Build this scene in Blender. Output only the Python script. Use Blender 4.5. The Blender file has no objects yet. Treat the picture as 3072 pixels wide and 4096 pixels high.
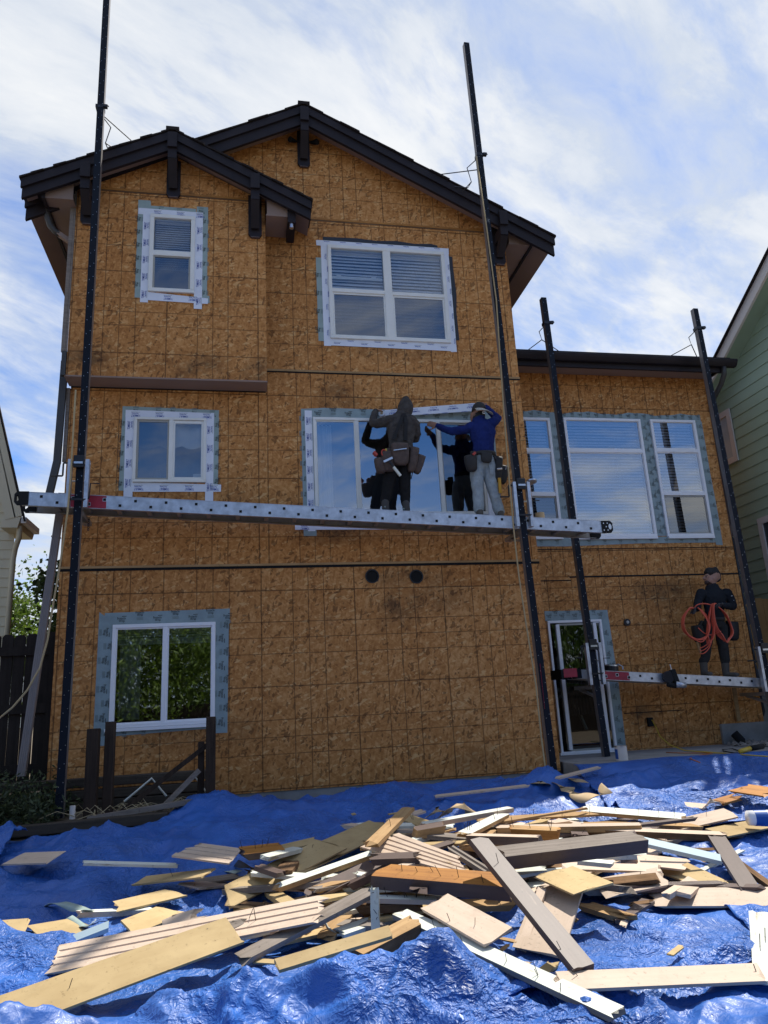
# A stripped house with scaffold planks, three workers and a heap of torn off boards on blue tarps
EXPO, SUN_E, SKY_S = 1.12, 2.9, .13
CLO, CHI, CL_B, SKY_TINT = .485, .70, 3.15, (.33, .53, .75)
CSEED = (.4, -1)
import bpy, math, random, bmesh
import numpy as np
from mathutils import Vector, Matrix, noise as mnoise
random.seed(7); rng = np.random.default_rng(7)
SC = bpy.context.scene
COL = SC.collection
PI = math.pi
# ------------------------------------------------------------------ camera, sky, sun
CZ = 1.5                       # eye height of the photographer
F = 2934.6                     # focal length in pixels of the 3072 x 4096 photograph
YAW, PITCH, ROLL = -0.194851, 0.256621, -0.052772
def cam_axes():
    cy, sy = math.cos(YAW), math.sin(YAW); cp, sp = math.cos(PITCH), math.sin(PITCH)
    cr, sr = math.cos(ROLL), math.sin(ROLL)
    fwd = Vector((-sy*cp, cy*cp, sp)); r0 = Vector((cy, sy, 0)); u0 = r0.cross(fwd)
    return cr*r0+sr*u0, -sr*r0+cr*u0, -fwd
CR, CU, CB = cam_axes()
cam = bpy.data.cameras.new('camera'); camo = bpy.data.objects.new('camera', cam); COL.objects.link(camo)
camo.matrix_world = Matrix(((CR.x, CU.x, CB.x, 0), (CR.y, CU.y, CB.y, 0), (CR.z, CU.z, CB.z, CZ), (0, 0, 0, 1)))
cam.sensor_fit = 'AUTO'; cam.sensor_width = 36; cam.lens = 36*F/4096; cam.clip_start = .05; cam.clip_end = 3000
SC.camera = camo
SC.view_settings.view_transform = 'Standard'; SC.view_settings.look = 'None'
SC.view_settings.exposure = EXPO; SC.view_settings.gamma = 1
SUN_EL, SUN_ROT = math.radians(62.4), math.radians(49.2)
SUNDIR = Vector((math.sin(SUN_ROT)*math.cos(SUN_EL), math.cos(SUN_ROT)*math.cos(SUN_EL), math.sin(SUN_EL)))
sl = bpy.data.lights.new('sun', 'SUN'); sl.energy = SUN_E; sl.angle = math.radians(.5); sl.color = (1, .95, .86)
so = bpy.data.objects.new('sun', sl); COL.objects.link(so); so.rotation_euler = SUNDIR.to_track_quat('Z', 'Y').to_euler()
so.location = (12, 14, 30)
wd = bpy.data.worlds.new('World'); SC.world = wd; wd.use_nodes = True
def N(nt, t, **kw):
    n = nt.nodes.new(t)
    for k, v in kw.items():
        if k.startswith('i_'):
            key = k[2:]; key = int(key) if key.isdigit() else key.replace('_', ' ')
            if isinstance(v, bpy.types.NodeSocket): nt.links.new(v, n.inputs[key])
            else: n.inputs[key].default_value = v
        else: setattr(n, k, v)
    return n
def MATH(nt, op, a, b=None, c=None):
    n = nt.nodes.new('ShaderNodeMath'); n.operation = op
    for i, v in enumerate((a, b, c)):
        if v is None: continue
        if isinstance(v, bpy.types.NodeSocket): nt.links.new(v, n.inputs[i])
        else: n.inputs[i].default_value = v
    return n.outputs[0]
def RAMP(nt, fac, stops, interp='LINEAR'):
    n = nt.nodes.new('ShaderNodeValToRGB'); cr = n.color_ramp; cr.interpolation = interp
    while len(cr.elements) < len(stops): cr.elements.new(.5)
    for e, (p, c) in zip(cr.elements, stops):
        e.position = p; e.color = (*c, 1) if len(c) == 3 else c
    nt.links.new(fac, n.inputs[0]); return n.outputs[0]
def MIXC(nt, fac, a, b, blend='MIX'):
    n = nt.nodes.new('ShaderNodeMix'); n.data_type = 'RGBA'; n.blend_type = blend
    for i, v in ((0, fac), (6, a), (7, b)):
        if isinstance(v, bpy.types.NodeSocket): nt.links.new(v, n.inputs[i])
        elif i == 0: n.inputs[0].default_value = v
        else: n.inputs[i].default_value = (*v, 1)
    return n.outputs[2]
def NOISE(nt, vec, scale, detail=3, rough=.55, dist=0, dim='3D'):
    n = nt.nodes.new('ShaderNodeTexNoise'); n.noise_dimensions = dim
    if vec is not None: nt.links.new(vec, n.inputs['Vector'])
    n.inputs['Scale'].default_value = scale; n.inputs['Detail'].default_value = detail
    n.inputs['Roughness'].default_value = rough; n.inputs['Distortion'].default_value = dist
    return n.outputs[0]
def MAPR(nt, v, a, b, c=0, d=1, smooth=False):
    n = nt.nodes.new('ShaderNodeMapRange'); nt.links.new(v, n.inputs[0])
    if smooth: n.interpolation_type = 'SMOOTHSTEP'
    for i, x in ((1, a), (2, b), (3, c), (4, d)): n.inputs[i].default_value = x
    return n.outputs[0]
def MAPPING(nt, vec, scale=(1, 1, 1), rot=(0, 0, 0), loc=(0, 0, 0)):
    """turn first, then stretch"""
    n = nt.nodes.new('ShaderNodeMapping'); n.vector_type = 'TEXTURE'; nt.links.new(vec, n.inputs[0]); scale = tuple(1/s for s in scale)
    n.inputs[1].default_value = loc; n.inputs[2].default_value = rot; n.inputs[3].default_value = scale
    return n.outputs[0]
def build_world():
    nt = wd.node_tree; nt.nodes.clear()
    sky = N(nt, 'ShaderNodeTexSky', sky_type='NISHITA', sun_disc=False, sun_elevation=SUN_EL, sun_rotation=SUN_ROT,
            altitude=1600, air_density=1.0, dust_density=.6, ozone_density=1.6)
    tc = N(nt, 'ShaderNodeTexCoord')
    sep = N(nt, 'ShaderNodeSeparateXYZ', i_0=tc.outputs['Generated'])
    zz = MATH(nt, 'MAXIMUM', sep.outputs[2], .0)
    den = MATH(nt, 'ADD', zz, .22)
    cx = MATH(nt, 'DIVIDE', sep.outputs[0], den); cy = MATH(nt, 'DIVIDE', sep.outputs[1], den)
    cv = N(nt, 'ShaderNodeCombineXYZ', i_0=cx, i_1=cy).outputs[0]
    ox, oy = CSEED
    cv = N(nt, 'ShaderNodeVectorMath', operation='ADD', i_0=cv, i_1=(ox, oy, 0)).outputs[0]
    w0 = N(nt, 'ShaderNodeTexNoise', i_Scale=.9, i_Detail=3); nt.links.new(cv, w0.inputs['Vector'])
    wv = N(nt, 'ShaderNodeVectorMath', operation='ADD', i_0=cv, i_1=N(nt, 'ShaderNodeVectorMath', operation='SCALE', i_0=w0.outputs['Color'], i_3=.45).outputs[0]).outputs[0]
    n1 = NOISE(nt, MAPPING(nt, wv, scale=(1.0, 1.9, 1), rot=(0, 0, math.radians(28))), 1.7, 10, .60)
    n2 = NOISE(nt, cv, .75, 3, .5)
    n3 = NOISE(nt, MAPPING(nt, wv, scale=(1.3, 3.0, 1), rot=(0, 0, math.radians(40))), 4.2, 8, .62, .4)
    f = MATH(nt, 'ADD', MATH(nt, 'MULTIPLY', n1, .60), MATH(nt, 'MULTIPLY', n2, .45))
    f = MATH(nt, 'ADD', f, MATH(nt, 'MULTIPLY', n3, .22))
    f = MATH(nt, 'ADD', f, MATH(nt, 'MULTIPLY', MATH(nt, 'MINIMUM', sep.outputs[1], 0), .125))   # fewer clouds behind the photographer
    cl = MAPR(nt, f, CLO, CHI, 0, 1, False)
    hz = MAPR(nt, sep.outputs[2], .02, .34, .75, 0)      # the veil thickens toward the horizon
    cl = MATH(nt, 'MINIMUM', MATH(nt, 'ADD', MATH(nt, 'MULTIPLY', cl, .93), hz), .97)
    shade = RAMP(nt, n1, [(.34, (CL_B*.92, CL_B*.96, CL_B*1.02)), (.50, (CL_B*.78, CL_B*.85, CL_B*.95)), (.66, (CL_B*1.10, CL_B*1.11, CL_B*1.10))])
    skyc = MIXC(nt, 1.0, sky.outputs[0], SKY_TINT, 'MULTIPLY')
    col = MIXC(nt, cl, skyc, shade)
    bg = N(nt, 'ShaderNodeBackground', i_0=col, i_1=SKY_S)
    out = N(nt, 'ShaderNodeOutputWorld', i_0=bg.outputs[0])
build_world()

# ------------------------------------------------------------------ places: points of the photograph put at a known depth
def ray(px, py):
    return CR*((px-1536)/F) + CU*((2048-py)/F) - CB
def pY(px, py, Y):
    d = ray(px, py); d = d*(Y/d.y); return Vector((d.x, d.y, d.z+CZ))
def pZ(px, py, z):
    d = ray(px, py); d = d*((z-CZ)/d.z); return Vector((d.x, d.y, z))
def pX(px, py, X):
    d = ray(px, py); d = d*(X/d.x); return Vector((d.x, d.y, d.z+CZ))

# ------------------------------------------------------------------ materials
MATS = {}
def mat(name, col=None, rough=.6, metal=0, spec=.5, fn=None, bump=None, var=0, vscale=8, **kw):
    if name in MATS: return MATS[name]
    m = bpy.data.materials.new(name); m.use_nodes = True; nt = m.node_tree
    b = nt.nodes['Principled BSDF']; b.inputs['Roughness'].default_value = rough
    b.inputs['Metallic'].default_value = metal; b.inputs['Specular IOR Level'].default_value = spec
    tc = nt.nodes.new('ShaderNodeTexCoord')
    if col is not None:
        if var:
            n = NOISE(nt, tc.outputs['Object'], vscale, 5, .6)
            c = RAMP(nt, n, [(.28, tuple(x*(1-var) for x in col)), (.72, tuple(min(1, x*(1+var)) for x in col))])
            nt.links.new(c, b.inputs['Base Color'])
        else: b.inputs['Base Color'].default_value = (*col, 1)
    if bump:
        sc, st, di = bump
        h = NOISE(nt, tc.outputs['Object'], sc, 4, .6)
        bp = N(nt, 'ShaderNodeBump', i_Height=h); bp.inputs['Strength'].default_value = st; bp.inputs['Distance'].default_value = di
        nt.links.new(bp.outputs[0], b.inputs['Normal'])
    if fn: fn(m, nt, b, tc)
    MATS[name] = m; return m

def osb_fn(m, nt, b, tc):
    uv = tc.outputs['UV']; s = N(nt, 'ShaderNodeSeparateXYZ', i_0=uv)
    P = 1.2192
    def dist(v, k):
        a = MATH(nt, 'FRACT', MATH(nt, 'ADD', MATH(nt, 'MULTIPLY', v, k/P), .5))
        return MATH(nt, 'MULTIPLY', MATH(nt, 'ABSOLUTE', MATH(nt, 'SUBTRACT', a, .5)), P/k)
    wob = NOISE(nt, uv, 2.0, 2, .5)
    u = MATH(nt, 'ADD', s.outputs[0], MATH(nt, 'MULTIPLY', MATH(nt, 'SUBTRACT', wob, .5), .012))
    v = MATH(nt, 'ADD', s.outputs[1], MATH(nt, 'MULTIPLY', MATH(nt, 'SUBTRACT', wob, .5), .012))
    # panel number, so neighbouring sheets differ
    pu = MATH(nt, 'FLOOR', MATH(nt, 'DIVIDE', u, P)); pv = MATH(nt, 'FLOOR', MATH(nt, 'DIVIDE', v, P*2))
    pid = N(nt, 'ShaderNodeTexWhiteNoise', noise_dimensions='2D', i_0=N(nt, 'ShaderNodeCombineXYZ', i_0=pu, i_1=pv).outputs[0])
    # strands lying three ways
    def strands(rot, sx, sy, off):
        w = MAPPING(nt, uv, rot=(0, 0, rot), scale=(sx, sy, 1), loc=(off, off*.7, 0))
        dn = N(nt, 'ShaderNodeTexNoise', noise_dimensions='2D', i_Scale=1.1, i_Detail=2); nt.links.new(w, dn.inputs['Vector'])
        wv = N(nt, 'ShaderNodeVectorMath', operation='ADD', i_0=w, i_1=N(nt, 'ShaderNodeVectorMath', operation='SCALE', i_0=dn.outputs['Color'], i_3=.5).outputs[0])
        vo = N(nt, 'ShaderNodeTexVoronoi', voronoi_dimensions='2D', i_Scale=1.0, i_Randomness=1.0); nt.links.new(wv.outputs[0], vo.inputs['Vector'])
        return N(nt, 'ShaderNodeSeparateXYZ', i_0=vo.outputs['Color']), vo.outputs['Distance']
    a, ad = strands(.30, 13, 44, 0); c, cd = strands(1.36, 12, 42, 7.3); e, ed = strands(-.75, 14, 46, 3.1)
    f1 = MATH(nt, 'ADD', MATH(nt, 'MULTIPLY', a.outputs[0], .32), MATH(nt, 'MULTIPLY', c.outputs[0], .38))
    f1 = MATH(nt, 'ADD', f1, MATH(nt, 'MULTIPLY', e.outputs[0], .30))
    big = NOISE(nt, uv, .55, 4, .55)
    f1 = MATH(nt, 'ADD', f1, MATH(nt, 'MULTIPLY', MATH(nt, 'SUBTRACT', big, .5), .22))
    f1 = MATH(nt, 'ADD', f1, MATH(nt, 'MULTIPLY', MATH(nt, 'SUBTRACT', pid.outputs[0], .5), .24))
    col = RAMP(nt, f1, [(.10, (.32, .125, .034)), (.38, (.455, .196, .056)), (.62, (.525, .240, .074)), (.90, (.64, .33, .12))])
    lt = MATH(nt, 'MULTIPLY', MATH(nt, 'GREATER_THAN', a.outputs[1], .90), MATH(nt, 'GREATER_THAN', e.outputs[2], .35))
    col = MIXC(nt, MATH(nt, 'MULTIPLY', lt, .7), col, (.68, .41, .17))
    # odd dark flakes
    dk = MATH(nt, 'MULTIPLY', MATH(nt, 'GREATER_THAN', c.outputs[1], .90), MATH(nt, 'GREATER_THAN', e.outputs[1], .40))
    dk2 = MATH(nt, 'MULTIPLY', MATH(nt, 'GREATER_THAN', a.outputs[2], .93), MATH(nt, 'GREATER_THAN', c.outputs[2], .4))
    dk = MATH(nt, 'MAXIMUM', dk, dk2)
    col = MIXC(nt, MATH(nt, 'MULTIPLY', dk, .65), col, (.14, .058, .018))
    # nailing grid printed on the sheets, sheet joints, rusty nail rows
    lines = None
    fade = MAPR(nt, NOISE(nt, uv, 1.3, 2, .5), .3, .62, .25, 1)
    for vv, k, w0, w1, st in ((u, 3, .0046, .0082, .95), (u, 2, .0046, .0082, .95), (v, 3, .0040, .0075, .9), (v, 2, .0040, .0075, .9), (u, 1, .006, .010, 1), (v, 1, .006, .010, 1)):
        l = MATH(nt, 'MULTIPLY', MAPR(nt, dist(vv, k), w0, w1, 1, 0), st)
        lines = l if lines is None else MATH(nt, 'MAXIMUM', lines, l)
    lines = MATH(nt, 'MULTIPLY', lines, MATH(nt, 'ADD', MATH(nt, 'MULTIPLY', fade, .45), .55))
    col = MIXC(nt, MATH(nt, 'MULTIPLY', lines, .72), col, (.045, .018, .007))
    # water stains with their own outlines
    st = NOISE(nt, MAPPING(nt, uv, scale=(.5, .9, 1), loc=(4.2, 1.3, 0)), 1.6, 6, .62)
    st = MAPR(nt, st, .63, .74, 0, .5, True)
    col = MIXC(nt, st, col, (.13, .072, .036))
    at = N(nt, 'ShaderNodeAttribute', attribute_name='stain')
    blot = MATH(nt, 'MULTIPLY', at.outputs['Fac'], MAPR(nt, NOISE(nt, uv, 5, 5, .65), .36, .58, .15, 1))
    col = MIXC(nt, blot, col, (.028, .018, .012))
    nt.links.new(col, b.inputs['Base Color'])
    bp = N(nt, 'ShaderNodeBump', i_Height=MATH(nt, 'SUBTRACT', f1, MATH(nt, 'MULTIPLY', lines, .6)))
    bp.inputs['Strength'].default_value = .35; bp.inputs['Distance'].default_value = .004
    nt.links.new(bp.outputs[0], b.inputs['Normal'])
OSB = mat('oriented_strand_board', rough=.78, spec=.25, fn=osb_fn)

def glass_fn(refl, tint, edge=.9):
    def fn(m, nt, b, tc):
        nt.nodes.remove(b); out = nt.nodes['Material Output']
        tr = N(nt, 'ShaderNodeBsdfTransparent', i_0=(*tint, 1))
        wv = NOISE(nt, tc.outputs['Object'], 1.1, 2, .4)
        bp = N(nt, 'ShaderNodeBump', i_Height=wv); bp.inputs['Strength'].default_value = .05; bp.inputs['Distance'].default_value = .03
        gl = N(nt, 'ShaderNodeBsdfGlossy', i_0=(.93, .96, 1, 1), i_1=.015, i_Normal=bp.outputs[0])
        lw = N(nt, 'ShaderNodeLayerWeight', i_0=.35)
        fac = MATH(nt, 'MINIMUM', MATH(nt, 'ADD', MATH(nt, 'MULTIPLY', lw.outputs[0], edge), refl), 1)
        mx = N(nt, 'ShaderNodeMixShader', i_0=fac, i_1=tr.outputs[0], i_2=gl.outputs[0])
        nt.links.new(mx.outputs[0], out.inputs[0])
    return fn
GLASS = mat('window_glass', fn=glass_fn(.30, (.80, .84, .90)))
PALE_GLASS = mat('pale_glass', fn=glass_fn(.13, (.90, .93, .96), .7))
LEAFY_GLASS = mat('mirroring_glass', fn=glass_fn(.30, (.5, .55, .52), .7))
SCREEN_GLASS = mat('screened_glass', fn=glass_fn(.15, (.30, .32, .34)))
DARK_GLASS = mat('clear_glass', fn=glass_fn(.16, (.55, .60, .58), .7))

def wood_fn(base, dark, stretch=(1.2, 22, 22), grain=.6, wear=None, wearcol=None, wsc=3.0):
    def fn(m, nt, b, tc):
        oi = N(nt, 'ShaderNodeObjectInfo')
        off = MATH(nt, 'MULTIPLY', oi.outputs['Random'], 37.0)
        cmb = N(nt, 'ShaderNodeCombineXYZ', i_0=off, i_1=off, i_2=off).outputs[0]
        o = N(nt, 'ShaderNodeVectorMath', operation='ADD', i_0=tc.outputs['Object'], i_1=cmb).outputs[0]
        n = NOISE(nt, MAPPING(nt, o, scale=stretch), 1.6, 6, .62, .4)
        n2 = NOISE(nt, o, 2.3, 4, .6)
        k = MATH(nt, 'ADD', MATH(nt, 'MULTIPLY', n, grain), MATH(nt, 'MULTIPLY', n2, 1-grain))
        c = RAMP(nt, k, [(.25, dark), (.6, base), (.82, tuple(min(1, x*1.16) for x in base))])
        hv = N(nt, 'ShaderNodeHueSaturation', i_Value=MAPR(nt, oi.outputs['Random'], 0, 1, .86, 1.1)); nt.links.new(c, hv.inputs['Color'])
        c = hv.outputs[0]
        if wear:
            w = MAPR(nt, NOISE(nt, MAPPING(nt, o, scale=(.5, 3, 3)), wsc, 6, .68), wear, wear+.06)
            c = MIXC(nt, w, c, wearcol)
        sp = MAPR(nt, NOISE(nt, o, 34, 4, .7), .60, .70, 0, .55)
        c = MIXC(nt, sp, c, tuple(x*.45 for x in dark))
        dirt = MAPR(nt, NOISE(nt, o, 3.1, 6, .7), .54, .74, 0, .45)
        c = MIXC(nt, dirt, c, tuple(x*.6 for x in dark))
        nt.links.new(c, b.inputs['Base Color'])
        bp = N(nt, 'ShaderNodeBump', i_Height=k); bp.inputs['Strength'].default_value = .4; bp.inputs['Distance'].default_value = .003
        nt.links.new(bp.outputs[0], b.inputs['Normal'])
    return fn
TAN = mat('tan_hardboard', rough=.75, spec=.2, fn=wood_fn((.50, .37, .19), (.36, .25, .115), (2.5, 9, 9), .35, .66, (.30, .215, .11), 7.0))
BEIGE = mat('beige_siding_paint', rough=.6, spec=.3, fn=wood_fn((.60, .47, .36), (.49, .37, .27), (1, 18, 18), .5, .62, (.38, .27, .16)))
BROWN = mat('brown_trim_paint', rough=.5, spec=.45, fn=wood_fn((.115, .078, .066), (.08, .054, .047), (1.2, 24, 24), .6, .64, (.22, .16, .12)))
GREYWOOD = mat('weathered_grey_wood', rough=.8, spec=.2, fn=wood_fn((.27, .23, .195), (.13, .105, .085), (1, 26, 26), .7))
WHITEB = mat('mint_white_paint', rough=.55, spec=.3, fn=wood_fn((.68, .70, .62), (.56, .57, .49), (1, 20, 20), .5, .60, (.36, .30, .2)))
ORANGE = mat('orange_cedar', rough=.6, spec=.3, fn=wood_fn((.46, .205, .045), (.20, .07, .016), (.9, 16, 16), .65))
RAW = mat('raw_lumber', rough=.75, spec=.2, fn=wood_fn((.48, .31, .15), (.28, .16, .07), (1, 22, 22), .6, .7, (.10, .06, .035)))
ROT = mat('rotten_wood', rough=.9, spec=.1, fn=wood_fn((.20, .12, .065), (.06, .034, .02), (1.6, 20, 20), .6))
FENCE = mat('dark_fence_wood', rough=.85, spec=.15, fn=wood_fn((.036, .028, .023), (.014, .011, .009), (20, 20, 1.2), .6))
BEDWOOD = mat('dark_timber', rough=.85, spec=.15, fn=wood_fn((.085, .068, .052), (.03, .024, .018), (1.2, 22, 22), .65))
POSTWOOD = mat('weathered_post_wood', rough=.85, spec=.15, fn=wood_fn((.062, .042, .030), (.02, .014, .011), (24, 24, 1.1), .7, .70, (.16, .13, .10)))
CEDARF = mat('new_cedar_fence', rough=.7, spec=.2, fn=wood_fn((.42, .24, .09), (.28, .14, .05), (18, 18, 1), .5))
TRIM = mat('dark_brown_fascia', (.020, .0155, .018), .6, spec=.25, var=.25, vscale=3, bump=(60, .15, .002))
SOFFIT = mat('taupe_soffit', (.27, .19, .15), .7, var=.08, vscale=2)
SHINGLE = mat('asphalt_shingle', (.028, .023, .022), .95, spec=.15, var=.5, vscale=45, bump=(90, .8, .006))
VINYL = mat('white_vinyl', (.78, .78, .73), .4, var=.05, vscale=5)
VINYL2 = mat('clean_white_vinyl', (.84, .84, .85), .35)
SHADOWGAP = mat('window_gasket', (.05, .05, .045), .7)
SASHGREY = mat('screen_frame_grey', (.36, .35, .31), .5)
TAPEG = mat('green_grey_flashing', (.285, .36, .335), .5, var=.14, vscale=6, bump=(9, .5, .006))
TAPEG2 = mat('blue_grey_flashing', (.25, .325, .335), .5, var=.16, vscale=6, bump=(9, .5, .006))
TAPEW = mat('white_flashing', (.74, .77, .84), .42, bump=(11, .8, .008), var=.05, vscale=5)
TAPEK = mat('black_flashing', (.018, .020, .026), .5, bump=(9, .5, .006))
INKB = mat('blue_print', (.02, .06, .34), .5)
INKK = mat('black_print', (.025, .035, .03), .5)
INKG = mat('grey_print', (.17, .22, .21), .5)
BLIND = mat('blind_slat', (.80, .81, .83), .55)
CURTAIN = mat('curtain_cloth', (.55, .57, .56), .9, bump=(4, .3, .01))
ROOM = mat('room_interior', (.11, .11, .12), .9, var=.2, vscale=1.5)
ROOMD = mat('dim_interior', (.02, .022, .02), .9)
ALU = mat('mill_aluminium', (.50, .52, .56), .42, metal=.8, var=.28, vscale=9, bump=(30, .08, .002))
ALUD = mat('dull_aluminium', (.40, .39, .37), .5, metal=.8, var=.2, vscale=5)
POLEK = mat('black_rubber_face', rough=.6, spec=.18, fn=lambda m, nt, b, tc: nt.links.new(
    MIXC(nt, MAPR(nt, NOISE(nt, MAPPING(nt, tc.outputs['Object'], scale=(14, 14, 2.2)), 1.5, 6, .7), .66, .72, 0, .75), (.006, .009, .016), (.30, .32, .33)), b.inputs['Base Color']))
POLEA = mat('pole_side', (.22, .20, .19), .5, metal=.5, var=.2, vscale=4)
REDP = mat('red_paint', (.33, .015, .035), .5, var=.2)
STEELK = mat('black_steel', (.018, .018, .020), .4, metal=.3)
STEEL = mat('bright_steel', (.55, .55, .56), .3, metal=.9)
ROPE = mat('manila_rope', (.42, .32, .17), .9, bump=(120, .8, .004))
CABLE = mat('galvanised_cable', (.06, .06, .065), .5, metal=.4)
CONC = mat('concrete', (.27, .26, .245), .9, spec=.15, var=.22, vscale=4, bump=(28, .35, .006))
DIRT = mat('dirt_ground', (.16, .13, .095), .95, spec=.1, var=.35, vscale=6, bump=(16, .8, .02))
GRAVEL = mat('river_gravel', (.22, .195, .17), .85, var=.45, vscale=12)
HOLEK = mat('hole_black', (.006, .006, .006), .9)
GRN = mat('green_siding', (.33, .43, .30), .6, var=.07, vscale=2)
CREAM = mat('cream_paint', (.62, .55, .38), .6, var=.05, vscale=2)
PINKW = mat('pale_window_trim', (.66, .60, .54), .5)
TAUPEP = mat('taupe_downspout', (.23, .195, .175), .5, var=.08)
DRKP = mat('dark_downspout', (.045, .042, .038), .5)
KRAFT = mat('kraft_paper', (.40, .29, .165), .75, var=.08, vscale=4)
YCORD = mat('yellow_cord', (.55, .37, .03), .5)
OCORD = mat('orange_cord', (.42, .12, .03), .5)
HOSE = mat('red_hose', (.62, .095, .045), .4)
BARK = mat('tree_bark', (.09, .065, .045), .9, bump=(20, .8, .02))
def leaf_fn(base, trans):
    def fn(m, nt, b, tc):
        oi = N(nt, 'ShaderNodeNewGeometry')
        c = RAMP(nt, oi.outputs['Random Per Island'], [(0, tuple(x*.55 for x in base)), (.55, base), (1, (base[0]*1.7, base[1]*1.5, base[2]*1.1))])
        nt.links.new(c, b.inputs['Base Color'])
        out = nt.nodes['Material Output']
        t = N(nt, 'ShaderNodeBsdfTranslucent'); nt.links.new(c, t.inputs[0])
        mx = N(nt, 'ShaderNodeMixShader', i_0=trans, i_1=b.outputs[0], i_2=t.outputs[0]); nt.links.new(mx.outputs[0], out.inputs[0])
    return fn
LEAF = mat('bright_leaves', rough=.5, fn=leaf_fn((.10, .17, .025), .45))
LEAFD = mat('dark_leaves', rough=.5, fn=leaf_fn((.045, .075, .022), .3))
WEED = mat('weed_leaves', rough=.6, fn=leaf_fn((.055, .075, .030), .3))
DRY = mat('dry_stems', (.38, .30, .17), .8)
def tarp_fn(m, nt, b, tc):
    o = tc.outputs['Object']
    dn = N(nt, 'ShaderNodeTexNoise', i_Scale=2.6, i_Detail=4); nt.links.new(o, dn.inputs['Vector'])
    ov = N(nt, 'ShaderNodeVectorMath', operation='ADD', i_0=o, i_1=N(nt, 'ShaderNodeVectorMath', operation='SCALE', i_0=dn.outputs['Color'], i_3=.30).outputs[0]).outputs[0]
    h = None
    for ang, sc, st, wt in ((.25, 5.5, .28, 1.0), (1.15, 7.0, .25, .8), (2.05, 6.0, .30, .9), (2.75, 9.0, .25, .6), (.7, 15, .3, .5), (1.7, 19, .3, .45), (2.5, 24, .3, .40), (.1, 38, .3, .22), (1.4, 42, .3, .20)):
        n = NOISE(nt, MAPPING(nt, ov, scale=(1, st, 1), rot=(0, 0, ang), loc=(ang, sc, 0)), sc, 2, .5, .3)
        r = MATH(nt, 'SUBTRACT', 1.0, MATH(nt, 'MINIMUM', MATH(nt, 'MULTIPLY', MATH(nt, 'ABSOLUTE', MATH(nt, 'SUBTRACT', n, .5)), 8.0), 1.0))
        r = MATH(nt, 'MULTIPLY', MATH(nt, 'POWER', r, 2.2), wt)
        h = r if h is None else MATH(nt, 'ADD', h, r)
    fine = NOISE(nt, ov, 60, 3, .6)
    h = MATH(nt, 'ADD', h, MATH(nt, 'MULTIPLY', fine, .22))
    amt = MAPR(nt, NOISE(nt, o, 1.1, 3, .5), .36, .62, .12, .85)
    bp = N(nt, 'ShaderNodeBump', i_Height=h, i_Strength=amt); bp.inputs['Distance'].default_value = .013
    nt.links.new(bp.outputs[0], b.inputs['Normal'])
    c = RAMP(nt, dn.outputs[0], [(.3, (.012, .078, .31)), (.7, (.026, .130, .47))])
    dust = MAPR(nt, NOISE(nt, o, 1.7, 5, .6), .56, .74, 0, .22)
    c = MIXC(nt, dust, c, (.16, .21, .32))
    nt.links.new(c, b.inputs['Base Color'])
    b.inputs['Coat Weight'].default_value = .06; b.inputs['Coat Roughness'].default_value = .2
    nt.links.new(bp.outputs[0], b.inputs['Coat Normal'])
TARP = mat('blue_poly_tarp', rough=.50, spec=.5, fn=tarp_fn)

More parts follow.
